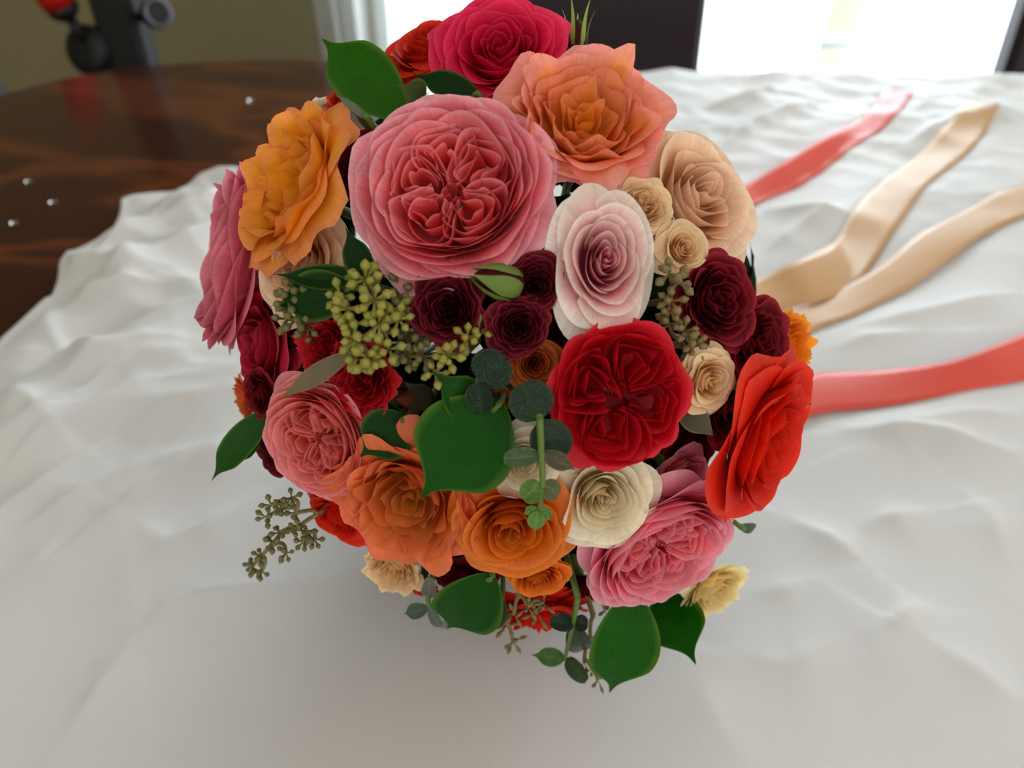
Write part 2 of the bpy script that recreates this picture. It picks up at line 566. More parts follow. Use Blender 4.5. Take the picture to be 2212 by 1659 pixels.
# ------------------------------------------------------------------ table
TB = Matrix.Translation((0.06, 0.545, 0)) @ Matrix.Rotation(math.radians(-5.5), 4, 'Z')
tb = thing('dining_table', 'glossy dark reddish-brown wooden table with burl veins', 'table', TB)
def table_outline(hx, hy, e, n=160):
    out = []
    for k in range(n):
        q = 2 * math.pi * k / n
        c, s = math.cos(q), math.sin(q)
        out.append((hx * math.copysign(abs(c) ** (2 / e), c), hy * math.copysign(abs(s) ** (2 / e), s)))
    return out
def table_slab(rings):
    V, f = [], []
    n = 160
    for (hx, hy, z) in rings:
        V += [(x, y, z) for x, y in table_outline(hx, hy, 4.6)]
    for i in range(len(rings) - 1):
        for k in range(n):
            k2 = (k + 1) % n
            f.append((i * n + k, i * n + k2, (i + 1) * n + k2, (i + 1) * n + k))
    f.append(tuple(range(n))[::-1])
    f.append(tuple((len(rings) - 1) * n + k for k in range(n)))
    return V, f
HX, HY = 0.87, 0.70
V, f = table_slab([(HX - .012, HY - .012, T - .032), (HX - .003, HY - .003, T - .026), (HX, HY, T - .016), (HX - .003, HY - .003, T - .006), (HX - .010, HY - .010, T - .0005), (HX - .012, HY - .012, T)])
o = mesh_obj('table_top', V, f, M_WOOD, tb, smooth=True)
mod = o.modifiers.new('edge', 'EDGE_SPLIT'); mod.split_angle = math.radians(50)
V, f = table_slab([(HX - .10, HY - .10, T - .10), (HX - .08, HY - .08, T - .032)])
mesh_obj('apron', V, f, M_WOOD, tb, smooth=False)
for sx in (-1, 1):
    for sy in (-1, 1):
        V, f = lathe([(0.022, 0), (0.026, 0.02), (0.024, 0.06), (0.036, 0.4), (0.04, 0.6), (0.034, 0.64), (0.04, T - .03)], 16)
        o = mesh_obj('leg', V, f, M_WOOD, tb)
        o.location = (sx * (HX - .2), sy * (HY - .19), 0)

# ------------------------------------------------------------------ white cloth
def pn(x, y, seed):
    """smooth periodic-free value noise in -1..1"""
    xi, yi = np.floor(x).astype(int), np.floor(y).astype(int)
    xf, yf = x - xi, y - yi
    u, v = xf * xf * xf * (xf * (xf * 6 - 15) + 10), yf * yf * yf * (yf * (yf * 6 - 15) + 10)
    def h(a, b):
        n = (a * 374761393 + b * 668265263 + seed * 974634777) & 0x7fffffff
        n = ((n ^ (n >> 13)) * 1274126177) & 0x7fffffff
        ang = (n ^ (n >> 16)) * 1e-4
        return np.cos(ang), np.sin(ang)
    def dot(a, b, dx, dy):
        c, s = h(a, b)
        return c * dx + s * dy
    n00 = dot(xi, yi, xf, yf)
    n10 = dot(xi + 1, yi, xf - 1, yf)
    n01 = dot(xi, yi + 1, xf, yf - 1)
    n11 = dot(xi + 1, yi + 1, xf - 1, yf - 1)
    return 1.5 * ((n00 * (1 - u) + n10 * u) * (1 - v) + (n01 * (1 - u) + n11 * u) * v)

def worley(x, y, seed):
    """distance to the nearest jittered point: straight sharp ridges between flat-sided hollows"""
    xi, yi = np.floor(x).astype(int), np.floor(y).astype(int)
    best = np.full(x.shape, 9.0)
    for a in (-1, 0, 1):
        for b in (-1, 0, 1):
            cx, cy = xi + a, yi + b
            n = (cx * 374761393 + cy * 668265263 + seed * 974634777) & 0x7fffffff
            n = ((n ^ (n >> 13)) * 1274126177) & 0x7fffffff
            n2 = ((n ^ (n >> 15)) * 2246822519) & 0x7fffffff
            px, py = cx + (n % 1000) / 1000.0, cy + (n2 % 1000) / 1000.0
            lift = ((n >> 10) % 100) / 100.0 * .35
            best = np.minimum(best, np.hypot(x - px, y - py) + lift)
    return best

def seg_dist(x, y, a, b):
    ax, ay = a; bx, by = b
    dx, dy = bx - ax, by - ay
    L2 = dx * dx + dy * dy + 1e-12
    t = np.clip(((x - ax) * dx + (y - ay) * dy) / L2, 0, 1)
    qx, qy = x - (ax + t * dx), y - (ay + t * dy)
    side = (qx * dy - qy * dx) / math.sqrt(L2)
    return np.hypot(qx, qy), side, t

# ridge lines read off the photograph (pixels on the table plane): points, height, width
CREASES = [
    ([(150, 552), (185, 610), (270, 560), (420, 450)], .010, .020),
    ([(140, 600), (230, 610), (330, 560)], .008, .018),
    ([(115, 680), (130, 760), (150, 790), (250, 775), (420, 690)], .010, .022),
    ([(0, 795), (90, 790), (150, 785)], .009, .02),
    ([(130, 660), (250, 670), (400, 650)], .008, .016),
    ([(170, 775), (240, 830), (330, 790), (430, 770)], .008, .016),
    ([(0, 890), (50, 900), (120, 945), (60, 980), (0, 1010)], .009, .02),
    ([(120, 945), (260, 850), (430, 780)], .007, .012),
    ([(0, 1060), (150, 960), (330, 860), (470, 830)], .0065, .012),
    ([(0, 1120), (190, 1010), (400, 900), (480, 880)], .006, .012),
    ([(30, 1190), (190, 1100), (340, 1030), (460, 980)], .006, .013),
    ([(320, 1040), (325, 1050), (430, 1010), (530, 960)], .005, .010),
    ([(215, 1165), (330, 1090), (430, 1030), (540, 960)], .008, .012),
    ([(300, 1150), (370, 1190), (450, 1160), (600, 1060)], .010, .022),
    ([(310, 1370), (370, 1325), (430, 1300), (640, 1260)], .006, .016),
    ([(130, 1620), (200, 1530), (300, 1390)], .004, .012),
    ([(280, 1180), (300, 1380)], .005, .03),
    ([(0, 1300), (90, 1230), (180, 1150)], .006, .02),
    # right side
    ([(1700, 1120), (1790, 1170), (1870, 1230)], .007, .014),
    ([(1850, 1155), (1900, 1130), (2010, 1110)], .008, .016),
    ([(1620, 1290), (1680, 1280), (1750, 1260)], .006, .014),
    ([(1900, 1380), (1960, 1330), (2000, 1330)], .007, .012),
    ([(1980, 1390), (2080, 1450), (2212, 1540)], .009, .022),
    ([(1600, 1420), (1700, 1440), (1830, 1380)], .006, .02),
    ([(1500, 1450), (1560, 1590), (1620, 1659)], .004, .02),
    ([(1800, 935), (1900, 940), (2050, 960), (2212, 1000)], .009, .02),
    ([(1870, 960), (1950, 930), (2100, 905), (2212, 910)], .008, .02),
    ([(1830, 720), (1950, 700), (2212, 640)], .007, .022),
    ([(1780, 770), (1860, 745), (1990, 735)], .006, .02),
    ([(2050, 1050), (2130, 1120), (2180, 1250)], .006, .02),
    ([(1640, 470), (1750, 480), (1850, 490)], .010, .018),
    ([(1640, 560), (1700, 520), (1800, 470)], .007, .018),
    ([(1560, 330), (1650, 280), (1760, 250)], .010, .018),
    ([(1500, 260), (1600, 240), (1700, 215)], .010, .018),
    ([(1950, 330), (2050, 290), (2212, 270)], .010, .02),
    ([(1480, 200), (1620, 195), (1760, 175)], .008, .03),
    ([(1780, 170), (1900, 150), (2080, 150), (2212, 140)], .018, .05),
]
def left_edge(y):
    return .954 * np.interp(y / .954, [-.2, .46, .50, .56, .637, .70, .755, .768, .780, .80, .86, 1.0, 1.15, 1.5],
                     [-.44, -.405, -.404, -.392, -.420, -.396, -.414, -.405, -.345, -.13, .02, .10, .16, .22])
def cloth_height(x, y):
    h = 0.0035 + np.zeros_like(x)
    back = np.clip((y - .55) / .6, 0, 1)
    lft = np.clip((-.12 - x) / .2, 0, 1)
    # broad swell, then sharp-crested facets like crumpled satin
    h += 0.0035 * (pn(x * 4.5 + 3, y * 4.5, 1) + 0.6)
    wx = x + 0.012 * pn(x * 8, y * 8, 7)
    wy = y + 0.012 * pn(x * 8 + 5, y * 8, 8)
    def crumple(f1, f2, ang, seed):
        c, s_ = math.cos(ang), math.sin(ang)
        return worley((wx * c + wy * s_) * f1 + seed, (-wx * s_ + wy * c) * f2, seed)
    rgt = np.clip((x - .15) / .3, 0, 1)
    rim = np.clip((x - left_edge(y)) / .07, .15, 1)
    L_ = lft * np.clip((y - .22) / .22, 0, 1) * rim
    h += (.046 * L_) * crumple(6.5, 15.0, .80, 2)
    h += (.0125 * back * (1 - .75 * np.clip((y - .98) / .15, 0, 1)) * (1 - lft) * rim + .0040 * rgt * np.clip((y - .1) / .3, 0, 1) + .0008) * crumple(5.0, 10.0, .80, 6)
    h += (.017 * L_ + .0100 * back * (1 - .6 * lft) * rim * (1 - .6 * np.clip((y - .98) / .15, 0, 1)) + .0012 * rgt) * crumple(13.0, 20.0, -.35, 3)
    h += (.0022 * L_ + .0030 * back * rim) * crumple(27.0, 34.0, .3, 5)
    for pts, H, W in CREASES:
        P = [on_z(px, py, T + .006)[:2] for px, py in pts]
        dm = None
        for a_, b_ in zip(P[:-1], P[1:]):
            d, s, t = seg_dist(x, y, a_, b_)
            k = np.where(s > 0, 1.0, 1.9)
            d = d * k
            dm = d if dm is None else np.minimum(dm, d)
        H = H * (1.15 if pts[0][0] < 700 else 1.0)
        e0 = np.minimum(np.hypot(x - P[0][0], y - P[0][1]), np.hypot(x - P[-1][0], y - P[-1][1]))
        q = np.sqrt(dm * dm + (W * .06) ** 2)
        h += H * 1.15 * np.exp(-q / W) * np.clip(0.25 + e0 / (W * 3.0), 0, 1)
    # far edge bunches up before going over
    h = h - .014 * L_
    h += 0.008 * np.clip((y - 1.02) / .16, 0, 1) * (0.3 + 0.9 * pn(x * 7 + 2, y * 2, 11))
    return np.maximum(h, 0.0022)

ny, nx = 430, 420
ys = np.linspace(-0.08, 1.162, ny)
gx = np.zeros((ny, nx)); gy = np.zeros((ny, nx))
s = np.linspace(0, 1, nx)
for j, y in enumerate(ys):
    xl = left_edge(y) + 0.006 * pn(np.array([y * 14.0]), np.array([3.3]), 21)[0]
    gx[j] = xl + (0.855 - xl) * s
    gy[j] = y - 0.088 * (gx[j] - 0.06) * np.clip((y - .80) / .38, 0, 1)
gz = T + cloth_height(gx, gy)
V = np.stack([gx, gy, gz], -1).reshape(-1, 3)
cl = mesh_obj('tablecloth', V, grid_faces(ny, nx), M_CLOTH)
tag(cl, 'wrinkled white satin cloth spread over the table under the bouquet', 'cloth')
sm = cl.modifiers.new('thick', 'SOLIDIFY'); sm.thickness = 0.0006; sm.offset = -1

# ------------------------------------------------------------------ bouquet frame
R = 0.15
CDIST = 0.385
C = EYE + unit(ray(1110, 716)) * CDIST
CAMDIR = unit(EYE - C)
AX = unit(np.array([-0.10, -0.80, 0.33]))
BIND = C - AX * 0.155
TAIL = C - AX * 0.25

def on_s(px, py, r=1.0):
    d = unit(ray(px, py))
    oc = EYE - C
    b = np.dot(oc, d)
    c = np.dot(oc, oc) - (R * r) ** 2
    D = b * b - c
    if D >= 0:
        return EYE + d * (-b - math.sqrt(D))
    q = EYE + d * (-b)
    return q

def px_size(p, n_px):
    return n_px / F * float(np.dot(p - EYE, FWD))

class Noise1:
    def __init__(self, rs, n=5, f0=2.0, f1=7.0):
        self.f = rs.uniform(f0, f1, n)
        self.p = rs.uniform(0, 6.28, n)
        self.g = rs.uniform(-2.0, 2.0, n)
        self.n = n
    def __call__(self, t, v=0):
        return sum(np.sin(self.f[k] * t + self.p[k] + self.g[k] * v) for k in range(self.n)) / math.sqrt(self.n)

def sstep(a, b, x):
    t = np.clip((x - a) / (b - a), 0, 1)
    return t * t * (3 - 2 * t)

def cup_petal(rs, phi, ha, r0, z0, r1, z1, pa=.6, pb=1.4, drop=.22, curl=.05, cz=.35, ruf=.02, rf=(2, 6), tip=0., spiral=.03, serr=0., w0=.4, nu=15, nv=10, edge=.02, ew=.14):
    t = np.linspace(-1, 1, nu)[:, None]
    v = np.linspace(0, 1, nv)[None, :] ** 0.85
    n1, n2, n3 = Noise1(rs, 4, *rf), Noise1(rs, 4, *rf), Noise1(rs, 5, 14, 30)
    vm = 1 - drop * np.abs(t) ** 2.6 + tip * np.exp(-((t - rs.uniform(-.25, .25)) / .16) ** 2) + serr * n3(t) + 0.5 * ruf * n2(t)
    vv = v * vm
    wid = ha * (w0 + (1 - w0) * np.sin(np.minimum(vv / .65, 1) * math.pi / 2))
    wid = wid * (1 - .12 * sstep(.75, 1.1, vv))
    a = phi + t * wid
    vp = np.maximum(vv, 0)
    r = r0 + (r1 - r0) * vp ** pa
    z = z0 + (z1 - z0) * vp ** pb
    c = np.clip((vp - (1 - cz)) / cz, 0, 1.3) ** 2
    cw = curl * (1 + .35 * n1(t * .6))
    r = r + cw * c
    z = z - cw * c * 1.1
    r = r * (1 + spiral * t) + edge * np.abs(t) ** 5 * vp
    g = ruf * vp ** 2.2
    r = r + g * n1(t, v)
    z = z + g * .8 * n2(t, v)
    X, Y = r * np.cos(a), r * np.sin(a)
    P = np.stack([X, Y, np.broadcast_to(z, X.shape)], -1)
    E = np.maximum(sstep(1 - ew, 1.0, v + 0 * t), sstep(.88, 1.0, np.abs(t) + 0 * v) * sstep(.3, .7, v))
    return P.reshape(-1, 3), (v + 0 * t).reshape(-1), E.reshape(-1), nu, nv

def fold_petal(rs, phi, cr, rho, size, zr, zb, ruf=.03, nu=25, nv=7, swirl=0.0):
    """one wall of a quartered rose centre: a loop closed outward, tapering to the middle"""
    psi = np.linspace(-2.75, 2.75, nu)[:, None] + swirl
    v = np.linspace(0, 1, nv)[None, :]
    n1, n2 = Noise1(rs, 4, 1.5, 4.5), Noise1(rs, 4, 1.5, 4.0)
    cx = np.cos(psi)
    k = rho / size
    x = np.where(cx > 0, cr + rho * 0.95 * cx, cr + cr * .88 * (0.45 + .55 * k) * cx)
    y = rho * np.sin(psi) * (1 + .30 * cx)
    lean = .66 + .34 * v ** .7
    X = cr + (x - cr) * lean
    Y = y * lean
    zt = zr - .13 * np.clip(-cx, 0, 1) ** 1.5 * (zr - zb) / .4
    z = zb + (zt - zb) * v ** 1.1
    g = ruf * v ** 1.6
    X = X + g * n1(psi, v)
    Y = Y + g * n2(psi, v)
    z = z + g * .8 * n2(psi * 1.3 + 1, v)
    a = phi
    P = np.stack([X * math.cos(a) - Y * math.sin(a), X * math.sin(a) + Y * math.cos(a), z + 0 * X], -1)
    E = sstep(.80, 1.0, v + 0 * psi)
    return P.reshape(-1, 3), (v + 0 * psi).reshape(-1), E.reshape(-1), nu, nv

# kinds: (n, r1, z1, pa, pb, curl, ruffle, extra)
KIND = {
 'cup': dict(H=.56, layers=[(5, 1.0, .26, .75, 1.25, .10, .020, {}), (5, .95, .38, .62, 1.4, .07, .020, {}), (6, .89, .46, .55, 1.6, .045, .018, {}),
        (6, .83, .51, .5, 1.7, .03, .016, {}), (6, .77, .54, .48, 1.8, .02, .016, {}), (6, .71, .56, .46, 1.8, .015, .016, {}), (6, .65, .56, .45, 1.8, .01, .018, {})],
        quarters=(5, .31, .29, 4, .43, .06)),
 'quarter': dict(H=.52, layers=[(5, 1.0, .30, .75, 1.2, .10, .060, dict(tip=.05)), (5, .95, .40, .6, 1.5, .07, .055, {}), (5, .89, .45, .55, 1.6, .04, .05, {})],
        quarters=(4, .46, .44, 4, .52, .06, .055)),
 'ruffle': dict(H=.60, rf=(3, 9), jit=.10, layers=[(5, 1.0, .36, .75, 1.2, .16, .055, dict(serr=.012)), (5, .95, .50, .65, 1.4, .12, .06, dict(tip=.04)), (5, .86, .58, .6, 1.5, .07, .06, dict(tip=.06)),
        (5, .74, .59, .55, 1.6, .03, .055, dict(tip=.08)), (5, .60, .55, .52, 1.7, .0, .05, dict(tip=.10)), (4, .46, .49, .5, 1.7, -.01, .05, dict(tip=.14)),
        (4, .33, .44, .5, 1.7, -.01, .04, dict(tip=.14)), (3, .21, .42, .5, 1.5, .0, .03, dict(tip=.14)), (3, .11, .40, .5, 1.4, .0, .02, dict(tip=.1, spiral=.2))]),
 'spiral': dict(H=.68, jit=.06, layers=[(4, 1.0, .28, .85, .95, .20, .035, dict(cz=.45)), (5, .90, .43, .75, 1.05, .15, .030, dict(cz=.4)), (4, .74, .55, .62, 1.2, .11, .026, {}),
        (4, .57, .61, .55, 1.35, .06, .022, {}), (3, .43, .65, .5, 1.5, .035, .020, dict(spiral=.08)), (3, .31, .67, .5, 1.6, .02, .016, dict(spiral=.14)),
        (3, .21, .68, .5, 1.6, .01, .012, dict(spiral=.18)), (2, .13, .68, .5, 1.6, .0, .01, dict(spiral=.3)), (2, .06, .67, .5, 1.6, .0, .006, dict(spiral=.4))]),
 'pale': dict(H=.66, jit=.05, layers=[(4, 1.0, .30, .85, 1.0, .22, .03, dict(cz=.45)), (4, .88, .46, .75, 1.1, .16, .028, dict(cz=.4)), (3, .70, .60, .62, 1.25, .08, .025, {}),
        (3, .54, .63, .55, 1.4, .04, .022, {}), (3, .41, .64, .5, 1.5, .03, .02, dict(spiral=.1)), (3, .30, .645, .5, 1.6, .02, .018, dict(spiral=.14)),
        (3, .20, .65, .5, 1.6, .01, .014, dict(spiral=.18)), (2, .12, .65, .5, 1.6, .0, .01, dict(spiral=.3)), (2, .06, .64, .5, 1.6, .0, .006, dict(spiral=.4))]),
 'open': dict(H=.60, jit=.06, layers=[(5, 1.0, .34, .8, 1.1, .16, .035, dict(cz=.4)), (5, .92, .46, .7, 1.2, .12, .030, dict(cz=.4)), (5, .80, .54, .62, 1.3, .09, .03, {}), (5, .67, .57, .58, 1.4, .06, .028, {}),
        (4, .53, .58, .55, 1.5, .035, .025, {}), (4, .40, .57, .5, 1.6, .02, .02, dict(spiral=.1)), (3, .28, .56, .5, 1.6, .01, .018, dict(spiral=.14)), (3, .18, .55, .5, 1.6, .0, .012, dict(spiral=.2)), (2, .09, .54, .5, 1.6, 0, .008, dict(spiral=.35))]),
 'spray': dict(H=.55, jit=.09, rf=(2.5, 7), layers=[(5, 1.0, .30, .8, 1.1, .12, .055, {}), (5, .88, .43, .62, 1.4, .07, .055, {}), (5, .74, .50, .55, 1.6, .04, .055, {}),
        (5, .60, .53, .5, 1.7, .02, .05, {}), (4, .47, .54, .5, 1.7, .01, .05, {}), (4, .35, .53, .5, 1.7, 0, .05, {}), (3, .24, .52, .5, 1.7, 0, .045, dict(spiral=.12)), (3, .14, .5, .5, 1.6, 0, .035, dict(spiral=.2)), (2, .06, .48, .5, 1.6, 0, .02, dict(spiral=.3))], res=(15, 8)),
 'carnation': dict(H=.54, layers=[(8, 1.0, .32, .8, 1.1, .06, .07, dict(serr=.03)), (8, .87, .44, .7, 1.3, .03, .07, dict(serr=.03)), (8, .72, .50, .6, 1.5, .01, .06, dict(serr=.03)),
        (7, .57, .53, .55, 1.6, 0, .06, dict(serr=.03)), (6, .42, .54, .5, 1.6, 0, .05, dict(serr=.03)), (5, .27, .53, .5, 1.6, 0, .04, dict(serr=.02)), (4, .13, .5, .5, 1.5, 0, .02, {})], res=(17, 8)),
}

GAIN = 1.12
def pal(base, mid, tip, edge, inner=None, ew=.10):
    """pigment: petal base, middle, tip, thin margin (edge tint plus painted rim light); inner = colour the centre petals drift to"""
    f = lambda c: None if c is None else srgb(*c) * GAIN
    return dict(b=f(base), m=f(mid), t=f(tip), e=f(edge), i=f(inner), ew=ew)

P_PINK = pal((206, 72, 80), (232, 118, 132), (244, 152, 166), (250, 190, 200), (234, 84, 76))
P_CORALPINK = pal((222, 92, 84), (232, 116, 116), (240, 146, 150), (246, 172, 174), (224, 92, 74))
P_ROSEPINK = pal((210, 70, 78), (234, 122, 146), (246, 160, 182), (250, 186, 200), (226, 66, 66))
P_DEEPPINK = pal((190, 50, 80), (218, 84, 112), (230, 122, 146), (240, 160, 176), (200, 60, 84))
P_PEACH = pal((232, 136, 36), (240, 150, 62), (248, 162, 96), (250, 158, 166), (234, 152, 26), ew=.30)
P_YELLOW = pal((232, 134, 8), (246, 166, 22), (248, 172, 44), (248, 152, 104), (244, 166, 12), ew=.2)
P_ORANGEPINK = pal((200, 108, 36), (222, 110, 44), (230, 118, 56), (238, 128, 96), (196, 124, 44), ew=.25)
P_ORANGE = pal((196, 84, 10), (218, 98, 16), (222, 106, 24), (232, 138, 44), (216, 122, 30))
P_RUST = pal((150, 62, 16), (176, 80, 22), (186, 90, 30), (200, 110, 50), (140, 50, 18))
P_HOTPINK = pal((178, 6, 44), (214, 10, 60), (230, 18, 78), (238, 64, 108), (190, 6, 46))
P_SCARLET = pal((196, 28, 8), (214, 34, 12), (224, 46, 22), (232, 70, 44), (204, 28, 12))
P_REDORANGE = pal((206, 24, 4), (222, 32, 8), (230, 42, 16), (236, 66, 40), (212, 26, 10))
P_CRIMSON = pal((146, 2, 14), (196, 6, 26), (214, 10, 34), (224, 44, 60), (180, 4, 22))
P_RED = pal((140, 6, 16), (172, 10, 24), (186, 18, 32), (200, 42, 54), (150, 8, 20))
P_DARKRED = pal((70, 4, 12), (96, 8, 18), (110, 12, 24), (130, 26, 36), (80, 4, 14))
P_MAGENTA = pal((140, 8, 34), (170, 14, 48), (190, 24, 62), (206, 60, 90), (150, 10, 40))
P_BURG = pal((34, 1, 10), (66, 4, 18), (84, 7, 24), (150, 40, 56), (62, 3, 18))
P_BURGRED = pal((44, 1, 10), (88, 4, 18), (110, 7, 24), (166, 38, 54), (76, 3, 18))
P_CREAM = pal((228, 184, 124), (236, 202, 154), (238, 208, 166), (244, 220, 184), (234, 192, 136))
P_IVORY = pal((226, 208, 160), (234, 222, 188), (238, 228, 204), (242, 234, 214), (228, 208, 160))
P_BLUSH = pal((232, 178, 132), (238, 200, 164), (240, 208, 178), (244, 220, 196), (232, 182, 146))
P_PALE = pal((226, 130, 156), (236, 178, 184), (238, 216, 204), (240, 230, 214), (206, 60, 104))
P_PALEPINK = pal((200, 40, 94), (230, 146, 168), (250, 236, 222), (250, 244, 230), (226, 104, 140))
P_BUTTER = pal((236, 206, 130), (242, 220, 158), (244, 226, 170), (246, 232, 186), (238, 208, 136))
P_TANGERINE = pal((244, 110, 4), (250, 140, 16), (250, 154, 36), (250, 170, 60), (246, 130, 10))

FLOWERS = 'cut flowers in the bouquet'
def frame_from(n, spin, origin):
    n = unit(n)
    x = unit(np.cross(UP if abs(np.dot(n, UP)) < .9 else RIGHT, n))
    y = np.cross(n, x)
    c, s_ = math.cos(spin), math.sin(spin)
    x2, y2 = x * c + y * s_, -x * s_ + y * c
    return Matrix(((x2[0], y2[0], n[0], origin[0]), (x2[1], y2[1], n[1], origin[1]), (x2[2], y2[2], n[2], origin[2]), (0, 0, 0, 1)))

NSEED = [100]
STEMS = []
def flower(kind, name, label, cx, cy, dpx, P, r=1.0, kc=0.0, tilt=(0, 0), spin=None, mat=None, cat='rose', seed=None, flat=1.0, stem=True, skip=0, stretch=None):
    NSEED[0] += 1
    rs = np.random.RandomState(seed if seed is not None else NSEED[0])
    K = KIND[kind]
    p = on_s(cx, cy, r)
    n = unit(p - C)
    n = unit(n + kc * unit(EYE - p) + RIGHT * tilt[0] + UP * tilt[1])
    rad = px_size(p, dpx) / 2
    H = K['H'] * flat
    org = p - n * H * rad * 0.9
    if spin is None:
        spin = rs.uniform(0, 6.28)
    M = frame_from(n, spin, org)
    t = thing(name, label, cat, M, FLOWERS)
    nu0, nv0 = K.get('res', (19, 12) if dpx > 250 else (15, 10))
    if mat is None:
        mat = M_PETAL
    L = K['layers']
    NL = len(L)
    ph0 = rs.uniform(0, 6.28)
    def emit(data, depth):
        X, v, E, nu, nv = data
        X = X.copy()
        X[:, 2] *= flat
        if stretch is not None:
            X[:, 0] *= stretch[0]; X[:, 1] *= stretch[1]
        b, m, tp = P['b'], P['m'], P['t']
        if P['i'] is not None:
            q = depth ** 1.3
            b = b * (1 - .5 * q) + P['i'] * .5 * q
            m = m * (1 - q) + P['i'] * q
            tp = tp * (1 - .85 * q) + P['i'] * .85 * q
        v = v[:, None]
        c = np.where(v < .5, b + (m - b) * (v / .5), m + (tp - m) * ((v - .5) / .5))
        e = (E * (.85 - (.35 if P['ew'] < .2 else .75) * depth))[:, None]
        c = c * (1 - e) + P['e'] * e  # margin: own edge tint, lightened further as painted rim light
        c = c * rs.uniform(.94, 1.05)
        mesh_obj('petal', X * rad, grid_faces(nu, nv), mat, t, col=np.clip(c, 0, 1), guv=(nu, nv))
    hasq = 'quarters' in K
    for k, (n_, r1, z1, pa, pb, curl, ruf, ex) in enumerate(L):
        if k < skip:
            continue
        depth = k / max(NL - 1, 1) * (0.55 if hasq else 1.0)
        for j in range(n_):
            phi = ph0 + k * 2.4 + 2 * math.pi * j / n_ + rs.uniform(-.12, .12)
            ov = 1.5 if n_ > 3 else 1.25
            kw = dict(ew=P['ew'], drop=.22, tip=.03, nu=nu0, nv=nv0, rf=K.get('rf', (2, 6)))
            kw.update(ex)
            kw['tip'] = kw.get('tip', 0) * rs.uniform(-.3, 1.5)
            cu = curl * rs.uniform(.6, 1.5)
            jt_ = K.get('jit', .04)
            rr = r1 * (1 + rs.uniform(-jt_, jt_ * .6))
            zz = z1 * (1 + rs.uniform(-jt_ * 1.5, jt_))
            emit(cup_petal(rs, phi, ov * math.pi / n_, min(.06, r1 * .12), -.02, rr - cu * .8, zz + cu * .6, pa, pb, curl=cu, ruf=ruf, **kw), depth)
    if hasq:
        nq, cr, size, nl, zr, zb = K['quarters'][:6]
        qr = K['quarters'][6] if len(K['quarters']) > 6 else .035
        for q in range(nq):
            phq = ph0 + 2 * math.pi * (q + rs.uniform(-.14, .14)) / nq
            sz = size * rs.uniform(.88, 1.12)
            for k in range(nl):
                rho = sz * (1 - k / nl * .92)
                emit(fold_petal(rs, phq + rs.uniform(-.08, .08), cr * rs.uniform(.93, 1.07), rho, sz, zr - .015 * k + rs.uniform(-.02, .02), zb, swirl=rs.uniform(-.25, .25), ruf=qr, nu=29 if dpx > 200 else 17), .7 + .3 * k / nl)
        for k in range(3):
            emit(cup_petal(rs, ph0 + k * 2.1, 1.3, .02, zb * .3, .13 - .03 * k, zr * .62, .5, 1.5, curl=0, ruf=.03, nu=11, nv=7), 1.0)
    # calyx and stem
    Vc, fc = lathe([(.03, -.36), (.08, -.30), (.13, -.18), (.13, -.10), (.07, -.05)], 10)
    mesh_obj('calyx', np.array(Vc) * rad, fc, M_STEM, t)
    if stem:
        Mi = np.array(M.inverted())
        tl = lambda q: (Mi @ np.append(q, 1))[:3]
        j = rs.uniform(-1, 1, 3) * .012
        STEMS.append(org * .80 + BIND * .20 + j * .2)
        P_ = catmull([tl(org - n * .2 * rad), tl(org - n * .012 + j * .1), tl(org * .80 + BIND * .20 + j * .2)], 7)
        Vs, fs_ = tube(P_, .0019, 6)
        mesh_obj('stem', Vs, fs_, M_STEM, t)
    return t

# ------------------------------------------------------------------ flowers (back of the ball first)
# top
flower('spiral', 'rose', 'bright scarlet rose at the very top left of the bouquet', 918, 78, 250, P_SCARLET, r=1.0, kc=.15, tilt=(-.1, .1))
flower('open', 'rose', 'hot pink rose at the very top of the bouquet', 1078, 88, 320, P_HOTPINK, r=1.02, kc=.40, tilt=(-.05, -.05))
flower('spray', 'rose', 'red rose half hidden behind the top left leaf', 742, 196, 120, P_SCARLET, r=.98)
flower('spiral', 'rose', 'dark crimson rose sunk between the golden and large pink roses', 770, 330, 200, P_DARKRED, r=.955, mat=M_VELVET)
flower('ruffle', 'garden_rose', 'peach and orange ruffled rose with pink edges, upper right', 1272, 232, 385, P_PEACH, r=1.05, kc=.20, tilt=(0, .08))
flower('cup', 'garden_rose', 'largest rose, cupped pink with coral centre, upper middle', 966, 386, 484, P_PINK, r=1.06, kc=.05, tilt=(.0, .0), spin=.4)
# left
flower('spray', 'rose', 'white rose edge peeping out above the golden ruffled rose', 668, 240, 120, P_IVORY, r=.97)
flower('cup', 'garden_rose', 'pink rose seen edge-on at the far left of the bouquet', 462, 545, 440, P_DEEPPINK, r=.98, tilt=(-.35, 0))
flower('ruffle', 'garden_rose', 'golden yellow-orange ruffled rose on the upper left side', 598, 384, 385, P_YELLOW, r=1.03, kc=.0, tilt=(-.22, 0))
flower('spiral', 'rose', 'blush cream rose under the golden ruffled rose', 625, 570, 275, P_BLUSH, r=.97, kc=.2)
flower('spiral', 'rose', 'magenta red rose at the left edge below the edge-on pink one', 540, 745, 280, P_MAGENTA, r=.95, tilt=(-.2, 0), mat=M_VELVET)
flower('spray', 'spray_rose', 'small burgundy spray rose deep in shade beside the magenta red rose', 605, 705, 130, P_BURG, r=.93, mat=M_VELVET)
flower('spray', 'spray_rose', 'coral orange rose rim at the left edge under a burgundy bloom', 515, 865, 120, P_ORANGEPINK, r=.90)
flower('spray', 'spray_rose', 'burgundy spray rose at the left edge above the coral pink rose', 548, 852, 120, P_BURGRED, r=.98, mat=M_VELVET)
flower('spray', 'spray_rose', 'dark burgundy rose at the left below, beside a pointed leaf', 575, 972, 150, P_BURG, r=.95, mat=M_VELVET)
